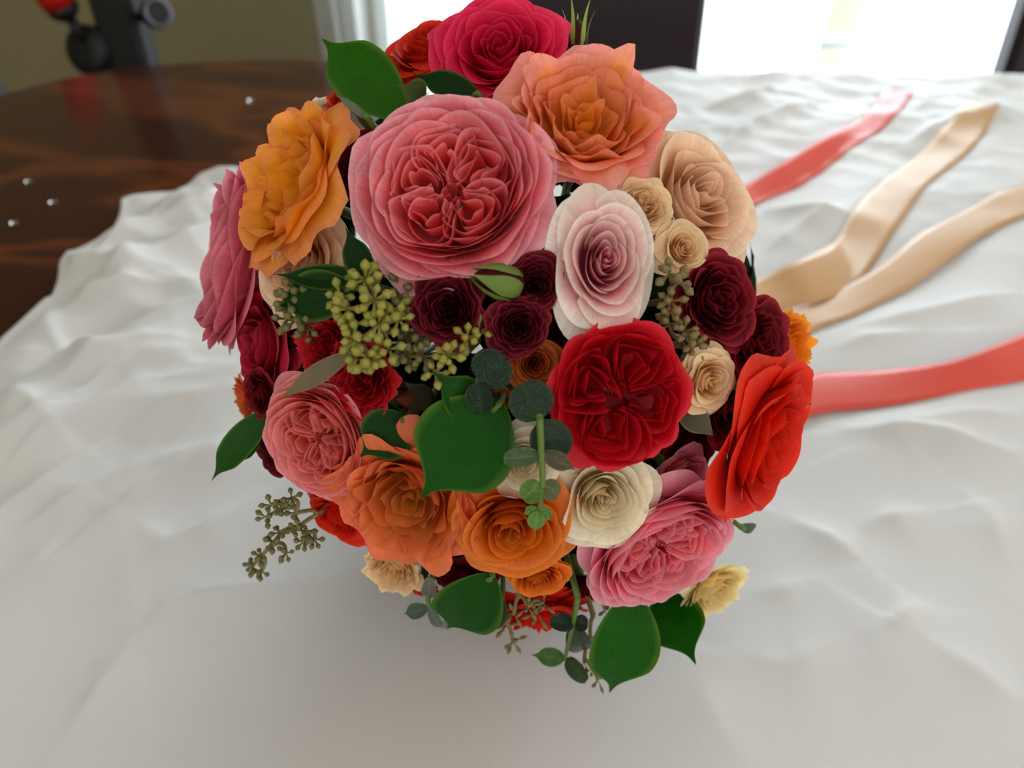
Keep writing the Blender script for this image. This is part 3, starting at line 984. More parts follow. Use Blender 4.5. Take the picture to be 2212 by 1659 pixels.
flower('carnation', 'spray_rose', 'red ruffled spray rose above the grey-green leaf', 700, 752, 175, P_RED, r=1.0, mat=M_VELVET)
flower('carnation', 'spray_rose', 'red ruffled spray rose below the grey-green leaf', 768, 822, 185, P_RED, r=1.01, mat=M_VELVET)
flower('cup', 'garden_rose', 'coral pink cupped rose on the lower left side', 668, 958, 300, P_CORALPINK, r=1.03, kc=.05)
# middle
flower('spray', 'spray_rose', 'largest of the three burgundy spray roses under the big pink rose', 962, 664, 180, P_BURG, r=1.03, kc=.15, mat=M_VELVET)
flower('spray', 'spray_rose', 'small burgundy spray rose right of the green bud', 1156, 606, 136, P_BURG, r=1.035, mat=M_VELVET)
flower('spray', 'spray_rose', 'burgundy spray rose below the green bud', 1118, 704, 148, P_BURG, r=1.04, mat=M_VELVET)
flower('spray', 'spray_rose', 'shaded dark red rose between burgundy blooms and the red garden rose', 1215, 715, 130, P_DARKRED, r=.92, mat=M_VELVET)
flower('pale', 'rose', 'pale blush white rose with deep pink spiral centre', 1314, 556, 350, P_PALEPINK, r=1.07, kc=.1, spin=0.0, stretch=(.76, 1.06))
flower('quarter', 'garden_rose', 'deep red quartered garden rose right of centre', 1345, 858, 335, P_CRIMSON, r=1.075, kc=.1, mat=M_PETAL_WET, spin=.75)
flower('pale', 'rose', 'small rust orange rose left of the red garden rose', 1155, 788, 125, P_RUST, r=1.01)
flower('spiral', 'rose_bud', 'tiny rust orange bud between the round eucalyptus leaves', 1085, 862, 55, P_RUST, r=.97, cat='rose bud')
# right
flower('pale', 'rose', 'large peach cream rose at the upper right edge', 1532, 412, 370, P_BLUSH, r=1.01, kc=.12, tilt=(.15, 0))
flower('spray', 'spray_rose', 'cream spray rose under the peach ruffled rose', 1397, 438, 140, P_CREAM, r=1.03, kc=.1)
flower('pale', 'spray_rose', 'cream spray rose just right of the blush white rose', 1482, 533, 135, P_CREAM, r=1.04, kc=.15)
flower('spray', 'spray_rose', 'large burgundy rose below the two cream spray roses', 1566, 645, 235, P_BURGRED, r=1.04, mat=M_VELVET)
flower('spray', 'spray_rose', 'burgundy rose at the right edge next to the orange petals', 1655, 738, 200, P_BURGRED, r=1.03, mat=M_VELVET)
flower('spray', 'spray_rose', 'burgundy rose tucked behind the red-orange rose', 1590, 885, 190, P_BURGRED, r=1.02, mat=M_VELVET)
flower('spiral', 'spray_rose', 'cream spray rose between the red garden rose and burgundy blooms', 1543, 826, 170, P_CREAM, r=1.05)
flower('carnation', 'carnation', 'bright tangerine flower peeking out at the right edge', 1722, 752, 165, P_TANGERINE, r=.95, kc=.2, cat='flower')
flower('open', 'rose', 'large red-orange rose at the lower right edge', 1690, 960, 410, P_REDORANGE, r=1.06, kc=.0, tilt=(.40, -.12))
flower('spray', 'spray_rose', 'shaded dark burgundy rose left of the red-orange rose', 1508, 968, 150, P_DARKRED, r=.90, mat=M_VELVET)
# lower
flower('pale', 'rose', 'small ivory rose beside the big dark leaf', 1132, 1004, 180, P_IVORY, r=1.035, tilt=(0, .1))
flower('pale', 'rose', 'ivory white rose directly below the red garden rose', 1308, 1084, 270, P_IVORY, r=1.03, kc=.05, tilt=(-.05, .16))
flower('spray', 'rose', 'pink rose petals tucked between the ivory and red-orange roses', 1482, 1035, 150, P_ROSEPINK, r=.93)
flower('ruffle', 'garden_rose', 'orange ruffled rose with pinkish rim at the lower left', 872, 1105, 340, P_ORANGEPINK, r=1.03, kc=.1)
flower('pale', 'rose', 'orange rose at the bottom middle under the eucalyptus tip', 1108, 1156, 305, P_ORANGE, r=1.05, kc=.1, mat=M_PETAL_WET)
flower('spiral', 'spray_rose', 'small orange rose below the bottom middle orange rose', 1165, 1262, 150, P_ORANGE, r=1.0)
flower('cup', 'garden_rose', 'pink cupped rose with coral centre at the lower right', 1444, 1206, 380, P_ROSEPINK, r=1.02)
flower('carnation', 'carnation', 'butter cream ruffled flower at the bottom right underside', 1550, 1288, 165, P_BUTTER, r=.98, kc=.5, cat='flower')
flower('carnation', 'carnation', 'cream ruffled flower under the orange rose, bottom left', 845, 1240, 140, P_CREAM, r=.96, kc=.4, cat='flower')
flower('spray', 'spray_rose', 'coral red spray rose under the orange ruffled rose', 905, 1275, 90, P_SCARLET, r=.93)
flower('spray', 'spray_rose', 'added dark burgundy rose deepening the shadow above the bottom hanging leaf', 1000, 1262, 150, P_DARKRED, r=.90, mat=M_VELVET)  # added filler bloom, dark colour fills the shadowy underside
flower('spray', 'spray_rose', 'added dark red rose deepening the shadow behind the bottom eucalyptus stem', 1262, 1290, 170, P_DARKRED, r=.90, mat=M_VELVET)  # second dark bloom added to make the lower gap read as shadow
flower('spiral', 'rose', 'red rose at the bottom resting on the cloth', 1165, 1352, 240, P_REDORANGE, r=.95, mat=M_VELVET)
flower('spiral', 'rose', 'red rose underneath the coral pink rose, lower left', 715, 1130, 190, P_REDORANGE, r=.93, mat=M_VELVET)

# ------------------------------------------------------------------ buds
def bud(name, label, cx, cy, lpx, axis_px, core_rgb, green, r=1.0, spread=.3, sep_len=1.0, slim=1.0):
    """rose bud: closed petals wrapped by pointed sepals; axis_px = pixel direction of its tip"""
    NSEED[0] += 1
    rs = np.random.RandomState(NSEED[0])
    p = on_s(cx, cy, r)
    L = px_size(p, lpx)
    n = unit(p - C)
    ax = unit(RIGHT * axis_px[0] - UP * axis_px[1] + n * axis_px[2])
    M = frame_from(ax, rs.uniform(0, 6), p - ax * L * .5)
    t = thing(name, label, 'rose bud', M, 'rose buds in the bouquet')
    V, f = lathe([(.05, 0), (.22, .06), (.30, .22), (.31, .40), (.26, .60), (.17, .78), (.07, .92), (.01, .98)], 14)
    V = np.array(V) * L
    cc = np.tile(srgb(*core_rgb), (len(V), 1))
    mesh_obj('closed_petals', V, f, M_VELVET, t, col=cc)
    for k in range(5):
        a0 = 2 * math.pi * k / 5 + rs.uniform(-.15, .15)
        nu, nv = 7, 10
        tt = np.linspace(-1, 1, nu)[:, None]
        v = np.linspace(0, 1, nv)[None, :]
        wv = .62 * slim * (1 - v) ** (.55 / slim) * (0.55 + .9 * np.sin(np.minimum(v * 2.6, 1.57)))
        rr = np.interp(v, [0, .08, .22, .45, .65, .85, 1.0], [.08, .26, .325, .335, .30 + spread * .15, .24 + spread * .45, .22 + spread * .8])
        zz = v * 1.05 * sep_len
        a = a0 + tt * wv
        X = np.stack([rr * np.cos(a), rr * np.sin(a), zz + 0 * a], -1).reshape(-1, 3) * L
        g = srgb(*green)
        c = np.tile(g, (len(X), 1))
        c *= (0.85 + .35 * np.repeat(v, nu, 0).reshape(-1))[:, None]
        mesh_obj('sepal', X, grid_faces(nu, nv), M_SEPAL, t, col=np.clip(c, 0, 1))
    Mi = np.array(M.inverted())
    tl = lambda q: (Mi @ np.append(q, 1))[:3]
    V, f = tube(catmull([np.array((0, 0, .02 * L)), tl(p * .86 + C * .14 - ax * .2 * L), tl(p * .65 + BIND * .35)], 8), .0012, 6)
    mesh_obj('stem', V, f, M_STEM, t)
    return t
bud('rose_bud', 'fat green bud between the burgundy spray roses', 1075, 606, 120, (-.75, -.15, .45), (84, 14, 26), (112, 138, 62), r=1.04, spread=-.15)
bud('rose_bud', 'dark bud with bright upright green sepals at the top', 1247, 76, 72, (.05, -1.0, .1), (74, 26, 30), (150, 172, 70), r=.97, spread=.5, sep_len=1.35, slim=.5)
bud('rose_bud', 'green bud between the tangerine flower and red-orange rose', 1700, 803, 66, (.8, -.45, .4), (96, 116, 48), (138, 156, 70), r=.99, spread=-.3)
bud('rose_bud', 'shaded brown-red bud with thin sepals below the seed clusters', 893, 860, 92, (-.5, -.1, .6), (92, 40, 30), (66, 62, 36), r=.95, spread=.5)
bud('rose_bud', 'tiny green bud tip on the cream spray rose', 1587, 832, 34, (.9, -.1, .4), (120, 120, 60), (120, 140, 66), r=1.01, spread=.3)

# ------------------------------------------------------------------ leaves
def blade(b, p, wd, nh, bow=.08, fold=.10, belly=.42, nu=11, nv=26, twist=0.0, tipk=1.0, round_=False):
    b, p = np.asarray(b, float), np.asarray(p, float)
    ax = p - b
    L = np.linalg.norm(ax)
    ax = ax / L
    nh = unit(nh - ax * np.dot(nh, ax))
    sd = np.cross(ax, nh)
    t = np.linspace(-1, 1, nu)[:, None]
    v = np.linspace(0, 1, nv)[None, :] ** .85
    if round_:
        prof = np.sqrt(np.clip(1 - ((v - .52) / .52) ** 2, 0, 1)) * (0.25 + .75 * sstep(0, .12, v))
    else:
        e = math.log(.5) / math.log(belly)
        prof = np.sin(math.pi * np.clip(v, 1e-6, 1) ** e) ** .85
        prof = prof * (1 - .74 * tipk * sstep(.62, .93, v))
    hw = wd * .5 * prof
    arch = bow * L * np.sin(math.pi * v) ** 1.0
    q = np.abs(t)
    off = arch + fold * wd * (q ** 1.5) * prof
    tw = twist * (v - .3)
    s1, c1 = np.sin(tw), np.cos(tw)
    P = b + ax * (v * L)[..., None] + (sd * (t * hw * c1)[..., None]) + nh * (off + t * hw * s1)[..., None]
    E = np.maximum(sstep(.90, 1.0, q + 0 * v), 0)
    mid = 1 - sstep(.0, .10, q + 0 * v)
    return P.reshape(-1, 3), E.reshape(-1), mid.reshape(-1), (v + 0 * t).reshape(-1), nu, nv

def leaf_part(name, parent, b, p, wd, nh, rgb, edge, mat, org, midc=None, **kw):
    P, E, mid, v, nu, nv = blade(b, p, wd, nh, **kw)
    c = np.tile(srgb(*rgb), (len(P), 1))
    m = (mid * (0 if mat in (M_LEAF, M_LEAFDARK) else .5))[:, None]
    c = c * (1 - m) + srgb(*(midc or edge)) * m
    e = (E * .55)[:, None]
    c = c * (1 - e) + srgb(*edge) * e
    return mesh_obj(name, P - org, grid_faces(nu, nv), mat, parent, col=c, guv=(nu, nv))

GREEN, GEDGE = (24, 84, 4), (104, 134, 46)
DGREEN = (10, 54, 8)
def ruscus(label, bpx, tpx, wpx, rb=1.0, rt=1.02, rgb=GREEN, edge=GEDGE, nh=None, name='ruscus_leaf', mat=None, **kw):
    b, p = on_s(*bpx, rb), on_s(*tpx, rt)
    if isinstance(rt, tuple):
        pass
    n = unit((b + p) / 2 - C) * .6 + unit(EYE - (b + p) / 2) * .8
    if nh is not None:
        n = n + RIGHT * nh[0] + UP * nh[1]
    t = thing(name, label, 'leaf', Matrix.Translation(Vector(b)), 'loose leaves in the bouquet')
    leaf_part('blade', t, b, p, px_size((b + p) / 2, wpx), n, rgb, edge, mat or M_LEAF, b, **kw)
    back = b - unit(b - C) * .03
    V, f = tube(catmull([p * .12 + b * .88 - b + n * .0002, (b - b), back - b], 8), .0011, 6)
    mesh_obj('stalk', V, f, M_STEM, t)
    return t

ruscus('large glossy green leaf pointing up left at the top of the bouquet', (882, 262), (694, 82), 134, .97, 1.08, (38, 96, 6), nh=(-.1, .1), bow=.06, fold=.06, belly=.46)
ruscus('small olive leaf folded over the base of the large top leaf', (915, 222), (858, 182), 70, 1.0, 1.07, (70, 84, 44), bow=.15)
ruscus('dark leaf under the hot pink rose at the top', (1040, 215), (890, 160), 62, .96, 1.0, DGREEN, bow=.05)
ruscus('thin silvery leaf seen edge-on above the golden rose', (800, 262), (722, 202), 18, 1.0, 1.06, (120, 128, 112), bow=.1)
ruscus('dark green leaf with long fine tip above the left seed cluster', (770, 602), (590, 592), 62, .99, 1.06, DGREEN, nh=(0, .5), bow=-.04, belly=.35)
ruscus('broad dark green leaf pointing left beside the seed cluster', (770, 622), (592, 661), 112, .98, 1.03, (14, 60, 10), bow=.05, belly=.45)
ruscus('narrow upright leaf squeezed under the large pink rose', (800, 618), (746, 488), 66, .97, 1.03, DGREEN, bow=.05, belly=.4)
ruscus('biggest dark green leaf lying over the lower middle of the bouquet', (1085, 862), (907, 1078), 225, 1.01, 1.09, (16, 82, 6), bow=.05, fold=.05, belly=.46)
ruscus('folded dark leaf tip between seed clusters and eucalyptus', (1040, 905), (932, 800), 100, .97, 1.05, (26, 80, 16), nh=(.4, .2), bow=.10)
ruscus('dark leaf above the orange ruffled rose', (880, 900), (776, 988), 120, .97, 1.03, (14, 66, 10), bow=.06)
ruscus('shaded dark leaf under the lower red ruffled spray rose', (880, 905), (730, 878), 70, .95, .98, DGREEN, bow=.04)
ruscus('dark leaf hanging below the orange roses at the bottom', (1065, 1235), (966, 1357), 150, .97, 1.0, (18, 78, 8), bow=.08, belly=.45)
ruscus('small shaded leaf beside the bottom red rose', (1085, 1290), (1046, 1365), 55, .93, .93, DGREEN, bow=.04)
ruscus('largest pointed leaf hanging down at the bottom right', (1366, 1270), (1316, 1497), 150, .97, 1.0, (24, 90, 8), bow=.10, belly=.45)
ruscus('pointed green leaf under the lower right pink rose', (1425, 1280), (1504, 1437), 128, .95, .985, (22, 86, 8), bow=.08, belly=.48)
ruscus('narrow leaf tip between the two bottom right leaves', (1372, 1360), (1382, 1463), 45, .93, .95, (24, 90, 8), bow=.05)
ruscus('long pointed leaf sticking out at the lower left edge', (585, 885), (456, 1040), 66, .95, 1.08, (34, 82, 24), bow=.10, belly=.4)
ruscus('short narrow leaf beside the lower left burgundy rose', (560, 935), (513, 1006), 38, .95, 1.02, (34, 82, 24), bow=.08)
ruscus('tiny green leaf tip under the red-orange rose', (1595, 1135), (1634, 1138), 26, .96, .98, (60, 92, 40), bow=.05)
ruscus('grey-green narrow leaf lying across the red ruffled roses', (775, 752), (610, 858), 44, 1.02, 1.07, (122, 112, 84), (150, 140, 106), name='eucalyptus_leaf', bow=.06, belly=.5, fold=.04, tipk=.4)
ruscus('grey-green narrow leaf right of the red garden rose', (1452, 862), (1540, 940), 60, .98, 1.05, (98, 92, 76), (140, 136, 110), name='eucalyptus_leaf', bow=.06, belly=.55, fold=.04, tipk=.4)
ruscus('dark pointed leaf between the round eucalyptus leaves', (1040, 850), (1080, 915), 60, .96, 1.0, (26, 40, 30), bow=.05)

# ------------------------------------------------------------------ round eucalyptus sprigs
def sprig(label, stem_pts, leaves, rgb_default=(58, 84, 66)):
    """stem_pts [(px,py,r)], leaves [(base px,py,r),(tip px,py,r),width,rgb,round?,normal hint]"""
    S = [on_s(a, b, c) for a, b, c in stem_pts]
    org = S[0]
    t = thing('eucalyptus_sprig', label, 'eucalyptus', Matrix.Translation(Vector(org)), 'eucalyptus sprigs in the bouquet')
    P = catmull(S, 5 * len(S))
    V, f = tube(P - org, np.linspace(.0012, .0008, len(P)), 7)
    mesh_obj('stem', V, f, M_STEM, t)
    V, f = tube(catmull([S[0] - org, S[0] - unit(S[0] - C) * .03 - org, (S[0] * .7 + BIND * .3) - org], 8), .0013, 6)
    mesh_obj('lower_stem', V, f, M_STEM, t)
    for lf in leaves:
        b, p, wpx, rgb, rnd = lf[:5]
        nh = lf[5] if len(lf) > 5 else (0, 0)
        b, p = on_s(*b), on_s(*p)
        n = unit(EYE - p) * .9 + unit(p - C) * .5 + RIGHT * nh[0] + UP * nh[1]
        leaf_part('leaf', t, b, p, px_size(p, wpx), n, rgb, tuple(min(255, int(c * 1.25) + 8) for c in rgb), M_EUC, org, round_=rnd, bow=.06, fold=.07, nu=11, nv=14)
    return t
EC = (30, 58, 36)
ED = (22, 48, 28)
EG = (96, 136, 56)
sprig('round-leaved eucalyptus sprig hanging over the ivory rose in the centre',
      [(1166, 902, 1.08), (1169, 980, 1.10), (1172, 1035, 1.11), (1165, 1105, 1.11)],
      [((1168, 908, 1.075), (1128, 828, 1.06), 98, EC, True), ((1168, 906, 1.075), (1208, 988, 1.065), 92, EC, True),
       ((1168, 985, 1.10), (1088, 992, 1.10), 44, (78, 104, 66), True, (0, .5)), ((1168, 978, 1.10), (1246, 1016, 1.10), 40, (88, 82, 56), False, (0, .3)),
       ((1170, 1042, 1.11), (1130, 1078, 1.11), 52, EG, True, (-.3, .2)), ((1170, 1044, 1.11), (1206, 1070, 1.11), 48, (94, 106, 66), True, (.3, .2)),
       ((1160, 1095, 1.11), (1130, 1112, 1.11), 22, EG, False), ((1165, 1092, 1.11), (1192, 1126, 1.11), 28, EG, False), ((1160, 1102, 1.115), (1156, 1150, 1.115), 38, (106, 146, 66), False)])
sprig('pair of dark round eucalyptus leaves above the biggest leaf',
      [(1035, 822, 1.03), (1030, 830, 1.0)],
      [((1034, 824, 1.04), (1090, 770, 1.05), 96, ED, True), ((1034, 824, 1.04), (1040, 892, 1.04), 66, ED, True, (-.5, 0))])
sprig('eucalyptus sprig dangling at the very bottom over the red rose',
      [(1248, 1290, .98), (1238, 1345, .99), (1220, 1425, .985)],
      [((1240, 1345, .99), (1188, 1345, 1.0), 40, ED, True, (0, .6)), ((1240, 1345, .99), (1270, 1348, 1.0), 36, ED, True, (0, .6)), ((1236, 1350, .98), (1258, 1405, .96), 52, (48, 74, 52), True),
       ((1222, 1422, .985), (1147, 1414, .985), 40, (70, 116, 46), False, (0, .4)), ((1222, 1422, .98), (1268, 1470, .96), 40, (60, 84, 50), True)])
sprig('small eucalyptus sprig with curled leaf under the orange ruffled rose',
      [(925, 1275, .96), (928, 1310, .97), (955, 1350, .96)],
      [((926, 1290, .96), (930, 1248, .98), 34, (112, 116, 100), True), ((928, 1312, .97), (872, 1326, .98), 34, (72, 96, 78), False, (0, .4)), ((928, 1310, .97), (958, 1354, .97), 26, (80, 104, 86), True), ((962, 1356, .96), (968, 1330, .97), 18, (110, 120, 100), True)])

# ------------------------------------------------------------------ seeded eucalyptus
def capsule_mesh(name, mat):
    V, f = lathe([(.075, 0), (.085, .20), (.11, .34), (.20, .47), (.265, .60), (.265, .70), (.19, .82), (.07, .94), (.01, 1.0)], 9)
    me = bpy.data.meshes.new(name)
    me.from_pydata(V, [], f)
    me.polygons.foreach_set('use_smooth', np.ones(len(me.polygons), bool))
    me.materials.append(mat)
    return me
CAPS = {0: capsule_mesh('seed', M_BERRY), 1: capsule_mesh('seed', M_BERRY_BROWN), 2: capsule_mesh('seed', M_BERRY_DARK)}

def seeded(label, root, umbels, mat=0, size=34, rs_seed=0, slim=1.0, facing=.8):
    """umbels: (px, py, r, n, parent index or -1)"""
    rs = np.random.RandomState(900 + rs_seed)
    ro = on_s(*root)
    t = thing('seeded_eucalyptus', label, 'seeded eucalyptus', Matrix.Translation(Vector(ro)), 'seeded eucalyptus in the bouquet')
    cs = [on_s(u[0], u[1], u[2]) for u in umbels]
    for u, c in zip(umbels, cs):
        par = ro if u[4] < 0 else cs[u[4]]
        mid = (par + c) / 2 - unit(c - C) * .002
        V, f = tube(catmull([par - ro, mid - ro, c - ro], 6), px_size(c, 4.5), 6)
        mesh_obj('branch', V, f, M_TWIG, t)
        out = unit(unit(c - C) * .6 + unit(EYE - c) * facing + unit(c - par) * .5)
        for k in range(u[3]):
            zc = 1 - (k + .5) / u[3] * 1.25
            q = k * 2.4 + rs.uniform(-.3, .3)
            a = unit(np.cross(out, UP + .1 * RIGHT)); b = np.cross(out, a)
            s_ = math.sqrt(max(0, 1 - zc * zc))
            d = unit(out * zc + (a * math.cos(q) + b * math.sin(q)) * s_ + rs.uniform(-.2, .2, 3))
            L = px_size(c, size) * rs.uniform(.85, 1.2)
            o = bpy.data.objects.new('seed', CAPS[mat])
            COL.objects.link(o)
            o.parent = t
            m = Vector(d).to_track_quat('Z', 'Y').to_matrix().to_4x4()
            o.matrix_local = Matrix.Translation(Vector(c - ro + d * L * .15)) @ m @ Matrix.Diagonal((L * slim, L * slim, L, 1))
    V, f = tube(catmull([np.zeros(3), -unit(ro - C) * .02, (ro * .75 + BIND * .25) - ro], 8), .0012, 6)
    mesh_obj('stem', V, f, M_TWIG, t)
    return t
seeded('big cluster of olive green eucalyptus seeds left of centre', (840, 715, .97),
       [(808, 648, 1.08, 7, -1), (752, 668, 1.09, 7, 0), (790, 604, 1.07, 8, 0), (760, 700, 1.08, 6, 1), (735, 640, 1.07, 5, 1), (818, 700, 1.08, 7, -1), (860, 690, 1.06, 6, 5),
        (768, 735, 1.08, 6, 5), (798, 775, 1.08, 8, 7), (840, 755, 1.06, 7, 5), (775, 770, 1.06, 4, 7), (848, 660, 1.03, 6, 0)], 0, 37, 1)
seeded('shaded green seeds right of the big cluster under the burgundy roses', (880, 730, .97),
       [(866, 615, 1.00, 7, -1), (870, 650, 1.01, 6, 0), (835, 590, .99, 6, 0), (882, 770, 1.01, 7, -1), (915, 770, 1.02, 7, 3), (880, 740, .99, 5, 3), (905, 735, 1.0, 5, 3)], 2, 32, 2)
seeded('small bright cluster of green seeds beside the round eucalyptus', (1000, 755, .98),
       [(968, 770, 1.06, 9, -1), (1010, 730, 1.03, 7, -1), (1035, 715, 1.01, 5, 1), (940, 805, 1.03, 5, 0)], 0, 32, 3)
seeded('shaded seeds peeking round the broad left leaf', (650, 680, .95),
       [(632, 622, 1.02, 7, -1), (620, 650, 1.02, 6, 0), (640, 690, 1.0, 8, -1), (665, 705, 1.0, 7, 2), (618, 690, .99, 4, 2)], 2, 30, 4)
seeded('spray of brownish seeds between the blush and burgundy roses', (1470, 640, .97),
       [(1448, 592, 1.06, 6, -1), (1466, 610, 1.05, 5, 0), (1450, 650, 1.05, 6, -1), (1445, 668, 1.04, 4, 2)], 1, 34, 5)
seeded('cluster of brown seeds above the red garden rose', (1475, 745, .97),
       [(1445, 700, 1.02, 6, -1), (1478, 715, 1.03, 7, -1), (1495, 735, 1.03, 7, 1), (1500, 755, 1.02, 5, 2)], 1, 30, 6)
seeded('sprig of dark seeds sticking out over the cloth at the lower left', (690, 1110, .93),
       [(640, 1108, .98, 4, -1), (612, 1098, 1.0, 6, 0), (585, 1090, 1.02, 5, 1), (630, 1075, .99, 5, 0), (575, 1118, 1.03, 5, 1), (640, 1140, .99, 5, -1), (605, 1150, 1.02, 6, 5), (590, 1172, 1.04, 6, 6),
        (565, 1200, 1.06, 6, 7), (545, 1222, 1.08, 6, 8), (565, 1235, 1.08, 5, 8), (618, 1195, 1.04, 6, 7), (660, 1150, .98, 6, 5), (680, 1165, .97, 6, 12), (655, 1170, .99, 5, 12)], 2, 21, 7, 1.0, .3)
seeded('dry twiggy seeds hanging over the bottom red rose', (1120, 1290, .95),
       [(1110, 1325, .97, 4, -1), (1140, 1310, .97, 5, -1), (1160, 1325, .97, 4, 1), (1095, 1350, .97, 5, 0), (1108, 1385, .98, 5, 3), (1175, 1305, .96, 4, 1)], 1, 30, 8, .55)
seeded('thin dry seed twig at the very bottom beside the pointed leaf', (1282, 1330, .95),
       [(1275, 1380, .97, 3, -1), (1262, 1430, .97, 5, 0), (1280, 1445, .975, 4, 1), (1292, 1468, .975, 5, 2)], 1, 24, 9, .5)
seeded('tiny dry seeds below the lower right pink rose', (1320, 1290, .96),
       [(1345, 1318, .99, 4, -1), (1312, 1315, .985, 4, -1), (1295, 1300, .98, 3, 1)], 1, 26, 10, .5)

# ------------------------------------------------------------------ inner greenery, wrapped handle
rs = np.random.RandomState(5)
fb = thing('greenery_filler', 'added dark green filler leaves standing in for shade between the flowers', 'greenery', Matrix.Translation(Vector(C)))
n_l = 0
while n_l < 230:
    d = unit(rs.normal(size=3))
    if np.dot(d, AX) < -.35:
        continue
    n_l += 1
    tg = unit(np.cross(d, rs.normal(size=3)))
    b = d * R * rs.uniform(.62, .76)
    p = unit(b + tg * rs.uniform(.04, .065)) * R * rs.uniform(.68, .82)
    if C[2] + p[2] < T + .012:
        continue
    leaf_part('leaf', fb, b, p, rs.uniform(.024, .036), d, (12, 34, 10), (22, 46, 16), M_LEAFDARK, np.zeros(3), bow=.08, nu=5, nv=9)  # very dark green puts the shade of the gaps into the leaves
for k in range(14):
    d = unit(AX + rs.normal(size=3) * .6)
    V, f = tube(catmull([d * R * .8, d * R * .35, (BIND - C) * .5 + rs.uniform(-1, 1, 3) * .008], 8), .0022, 6)
    mesh_obj('stem', V, f, M_STEM, fb)

sb = thing('stem_bundle', 'gathered green flower stems behind the bouquet', 'stems', Matrix.Translation(Vector(BIND)))
for q in STEMS:
    j, jt = rs.uniform(-1, 1, 3) * .010, rs.uniform(-1, 1, 3) * .011
    V, f = tube(catmull([q - BIND, q * .35 + BIND * .65 + j - BIND, j, TAIL + jt - BIND], 10), .0018, 6)
    mesh_obj('stem', V, f, M_STEM, sb)
hw = thing('stem_wrap', 'coral satin binding round the flower stems behind the bouquet', 'ribbon wrap', Matrix.Translation(Vector(BIND)))
hax = unit(TAIL - BIND)
V, f = tube(catmull([-hax * .012, hax * .02, hax * .055], 10), [.019, .021, .0215, .0215, .021, .0205, .020, .0198, .0198, .020], 20)
mesh_obj('wrap', V, f, M_CORAL, hw)

# ------------------------------------------------------------------ ribbons
def ribbon(name, label, mat, pairs, n=90, start=None, cols=7):
    """pairs: ((px,py),(px,py), height above the table) for the two edges"""
    A, B = [], []
    if start is not None:
        for a, b in start:
            A.append(np.asarray(a, float)); B.append(np.asarray(b, float))
    for a, b, h in pairs:
        ha, hb = (h if isinstance(h, tuple) else (h, h))
        A.append(on_z(*a, T + ha)); B.append(on_z(*b, T + hb))
    A, B = catmull(A, n), catmull(B, n)
    s_ = np.linspace(0, 1, cols)[None, :, None]
    V = (A[:, None, :] * (1 - s_) + B[:, None, :] * s_).reshape(-1, 3)
    ch = cloth_height(V[:, 0], V[:, 1])
    V[:, 2] = np.maximum(V[:, 2], T + ch + .0012) + .0008 * np.sin(math.pi * np.tile(s_.ravel(), n))
    # smooth heights along the ribbon so it bridges the cloth folds
    Z = V[:, 2].reshape(n, cols)
    for _ in range(8):
        Zs = Z.copy()
        Zs[1:-1] = (Z[:-2] + 2 * Z[1:-1] + Z[2:]) / 4
        Z = np.maximum(Zs, Z * .5 + Zs * .5)
    V[:, 2] = np.maximum(Z.reshape(-1), T + ch + .0022)
    o = mesh_obj(name, V, grid_faces(n, cols), mat)
    m = o.modifiers.new('thick', 'SOLIDIFY'); m.thickness = .0004
    tag(o, label, 'ribbon', 'satin ribbon tails of the bouquet')
    return o
def bind_pair(dx, dz, wdt=.012):
    a = BIND + np.array([dx, .0, dz])
    return [(a + np.array([0, wdt, .006]), a + np.array([0, -wdt, -.006]))]
ribbon('satin_ribbon', 'coral ribbon tail curling up at the top right of the cloth', M_CORAL,
       [((1480, 440), (1520, 520), (.03, .022)), ((1600, 403), (1622, 452), (.022, .012)), ((1690, 350), (1735, 402), (.030, .012)), ((1780, 296), (1838, 330), (.032, .012)),
        ((1868, 250), (1925, 275), (.022, .012)), ((1912, 190), (1972, 207), (.020, .016))], start=bind_pair(.02, .012))
ribbon('satin_ribbon', 'peach ribbon tail with a kink, ending at the upper right', M_PEACH,
       [((1520, 640), (1560, 720), (.03, .02)), ((1640, 600), (1690, 668), (.022, .012)), ((1720, 562), (1770, 650), (.030, .014)), ((1792, 530), (1838, 630), (.024, .010)), ((1812, 508), (1868, 600), (.013, .010)),
        ((1850, 450), (1930, 510), (.012, .012)), ((1895, 405), (2000, 412), (.014, .012)), ((1990, 330), (2062, 362), (.012, .012)), ((2045, 280), (2115, 310), (.018, .016)), ((2070, 244), (2148, 258), (.016, .014))], start=bind_pair(.02, .004))
ribbon('satin_ribbon', 'lower peach ribbon tail running off the right side', M_PEACH,
       [((1560, 740), (1600, 800), (.022, .02)), ((1690, 672), (1738, 724), .010), ((1800, 630), (1850, 680), .012), ((1900, 575), (1975, 615), (.018, .014)), ((1990, 503), (2070, 545), (.020, .014)), ((2110, 446), (2150, 496), .012), ((2260, 395), (2300, 455), .010)], start=bind_pair(.024, -.004))
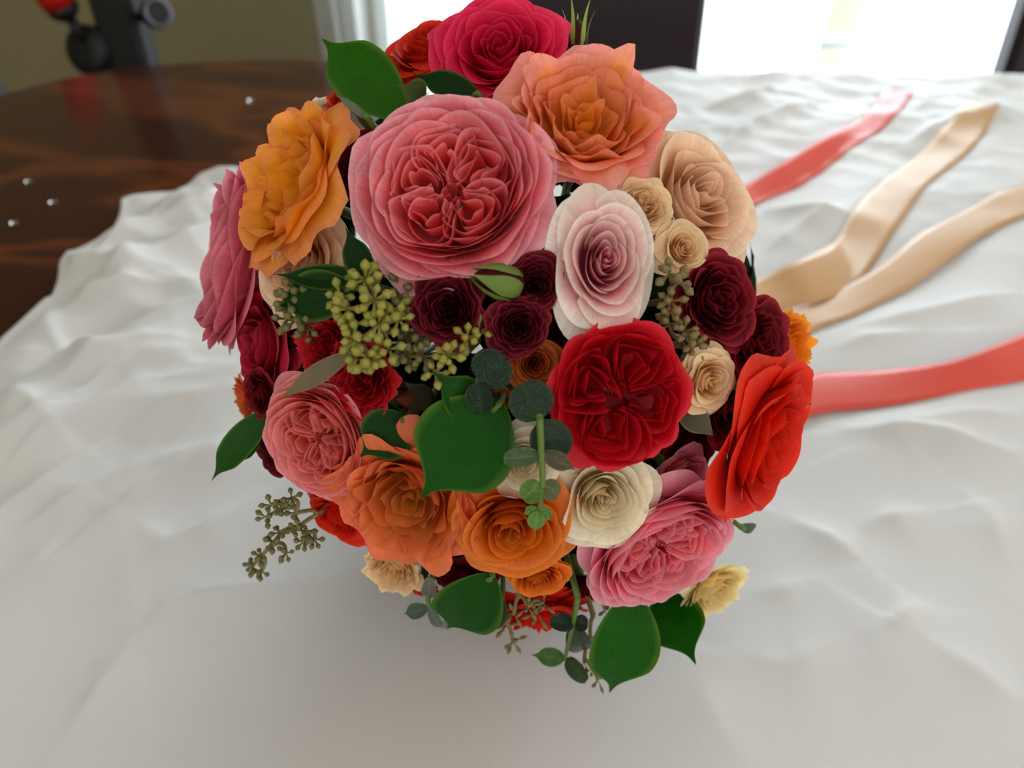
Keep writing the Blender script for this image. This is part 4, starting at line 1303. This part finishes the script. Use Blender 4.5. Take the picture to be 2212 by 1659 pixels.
ribbon('satin_ribbon', 'lower coral ribbon tail running off the right side', M_CORAL,
       [((1650, 800), (1660, 880), (.02, .015)), ((1785, 803), (1812, 886), (.012, .010)), ((1920, 798), (1960, 872), (.014, .010)), ((2050, 780), (2100, 842), (.020, .012)), ((2150, 745), (2190, 828), (.024, .012)), ((2300, 680), (2330, 800), (.020, .012))], start=bind_pair(.026, -.010))

# ------------------------------------------------------------------ water drops on the table
V, f = lathe([(.0042, 0), (.0041, .0007), (.0034, .0015), (.002, .0021), (.0004, .0023)], 14)
for (px, py), lb in (((541, 217), 'water drop on the dark table left of the golden rose'), ((62, 392), 'water drop highest of three at the left edge of the table'),
                     ((115, 437), 'water drop nearest the white cloth on the dark table'), ((31, 482), 'water drop lowest of three at the left edge of the table')):
    o = mesh_obj('water_drop', V, f, M_WATER)
    q = on_z(px, py, T + .0002)
    o.location = q
    tag(o, lb, 'water drop')

# drops clinging to petals: found by looking from the camera at the finished petals
bpy.context.view_layer.update()
dg = bpy.context.evaluated_depsgraph_get()
V, f = lathe([(1.0, -.15), (1.02, .1), (.9, .45), (.6, .72), (.25, .86), (.02, .9)], 12)
DROPS = [(1165, 302, 7, 'water drop near the right rim of the large pink rose'), (1118, 512, 9, 'water drop low on the right rim of the large pink rose'), (1128, 440, 5, 'tiny water drop inside the right rim of the large pink rose'),
         (1358, 490, 7, 'water drop on the right side of the blush white rose'), (1274, 498, 6, 'water drop near the pink centre of the blush white rose'),
         (1676, 868, 7, 'water drop on the upper left petals of the red-orange rose'), (1702, 850, 6, 'water drop on the top edge of the red-orange rose'), (1745, 872, 7, 'water drop on the upper right petals of the red-orange rose'),
         (1395, 1105, 5, 'tiny water drop beside the ivory rose on pink petals'), (1030, 1165, 6, 'water drop on the left petals of the bottom orange rose')]
for px, py, sz, lb in DROPS:
    hit, loc, nor, idx, ob, mt = sc.ray_cast(dg, Vector(EYE), Vector(unit(ray(px, py))))
    if not hit:
        continue
    if nor.dot(Vector(EYE) - loc) < 0:
        nor = -nor
    k = px_size(np.array(loc), sz)
    o = mesh_obj('water_drop', np.array(V) * k, f, M_WATER)
    o.matrix_world = Matrix.Translation(loc) @ nor.to_track_quat('Z', 'Y').to_matrix().to_4x4()
    tag(o, lb, 'water drop')
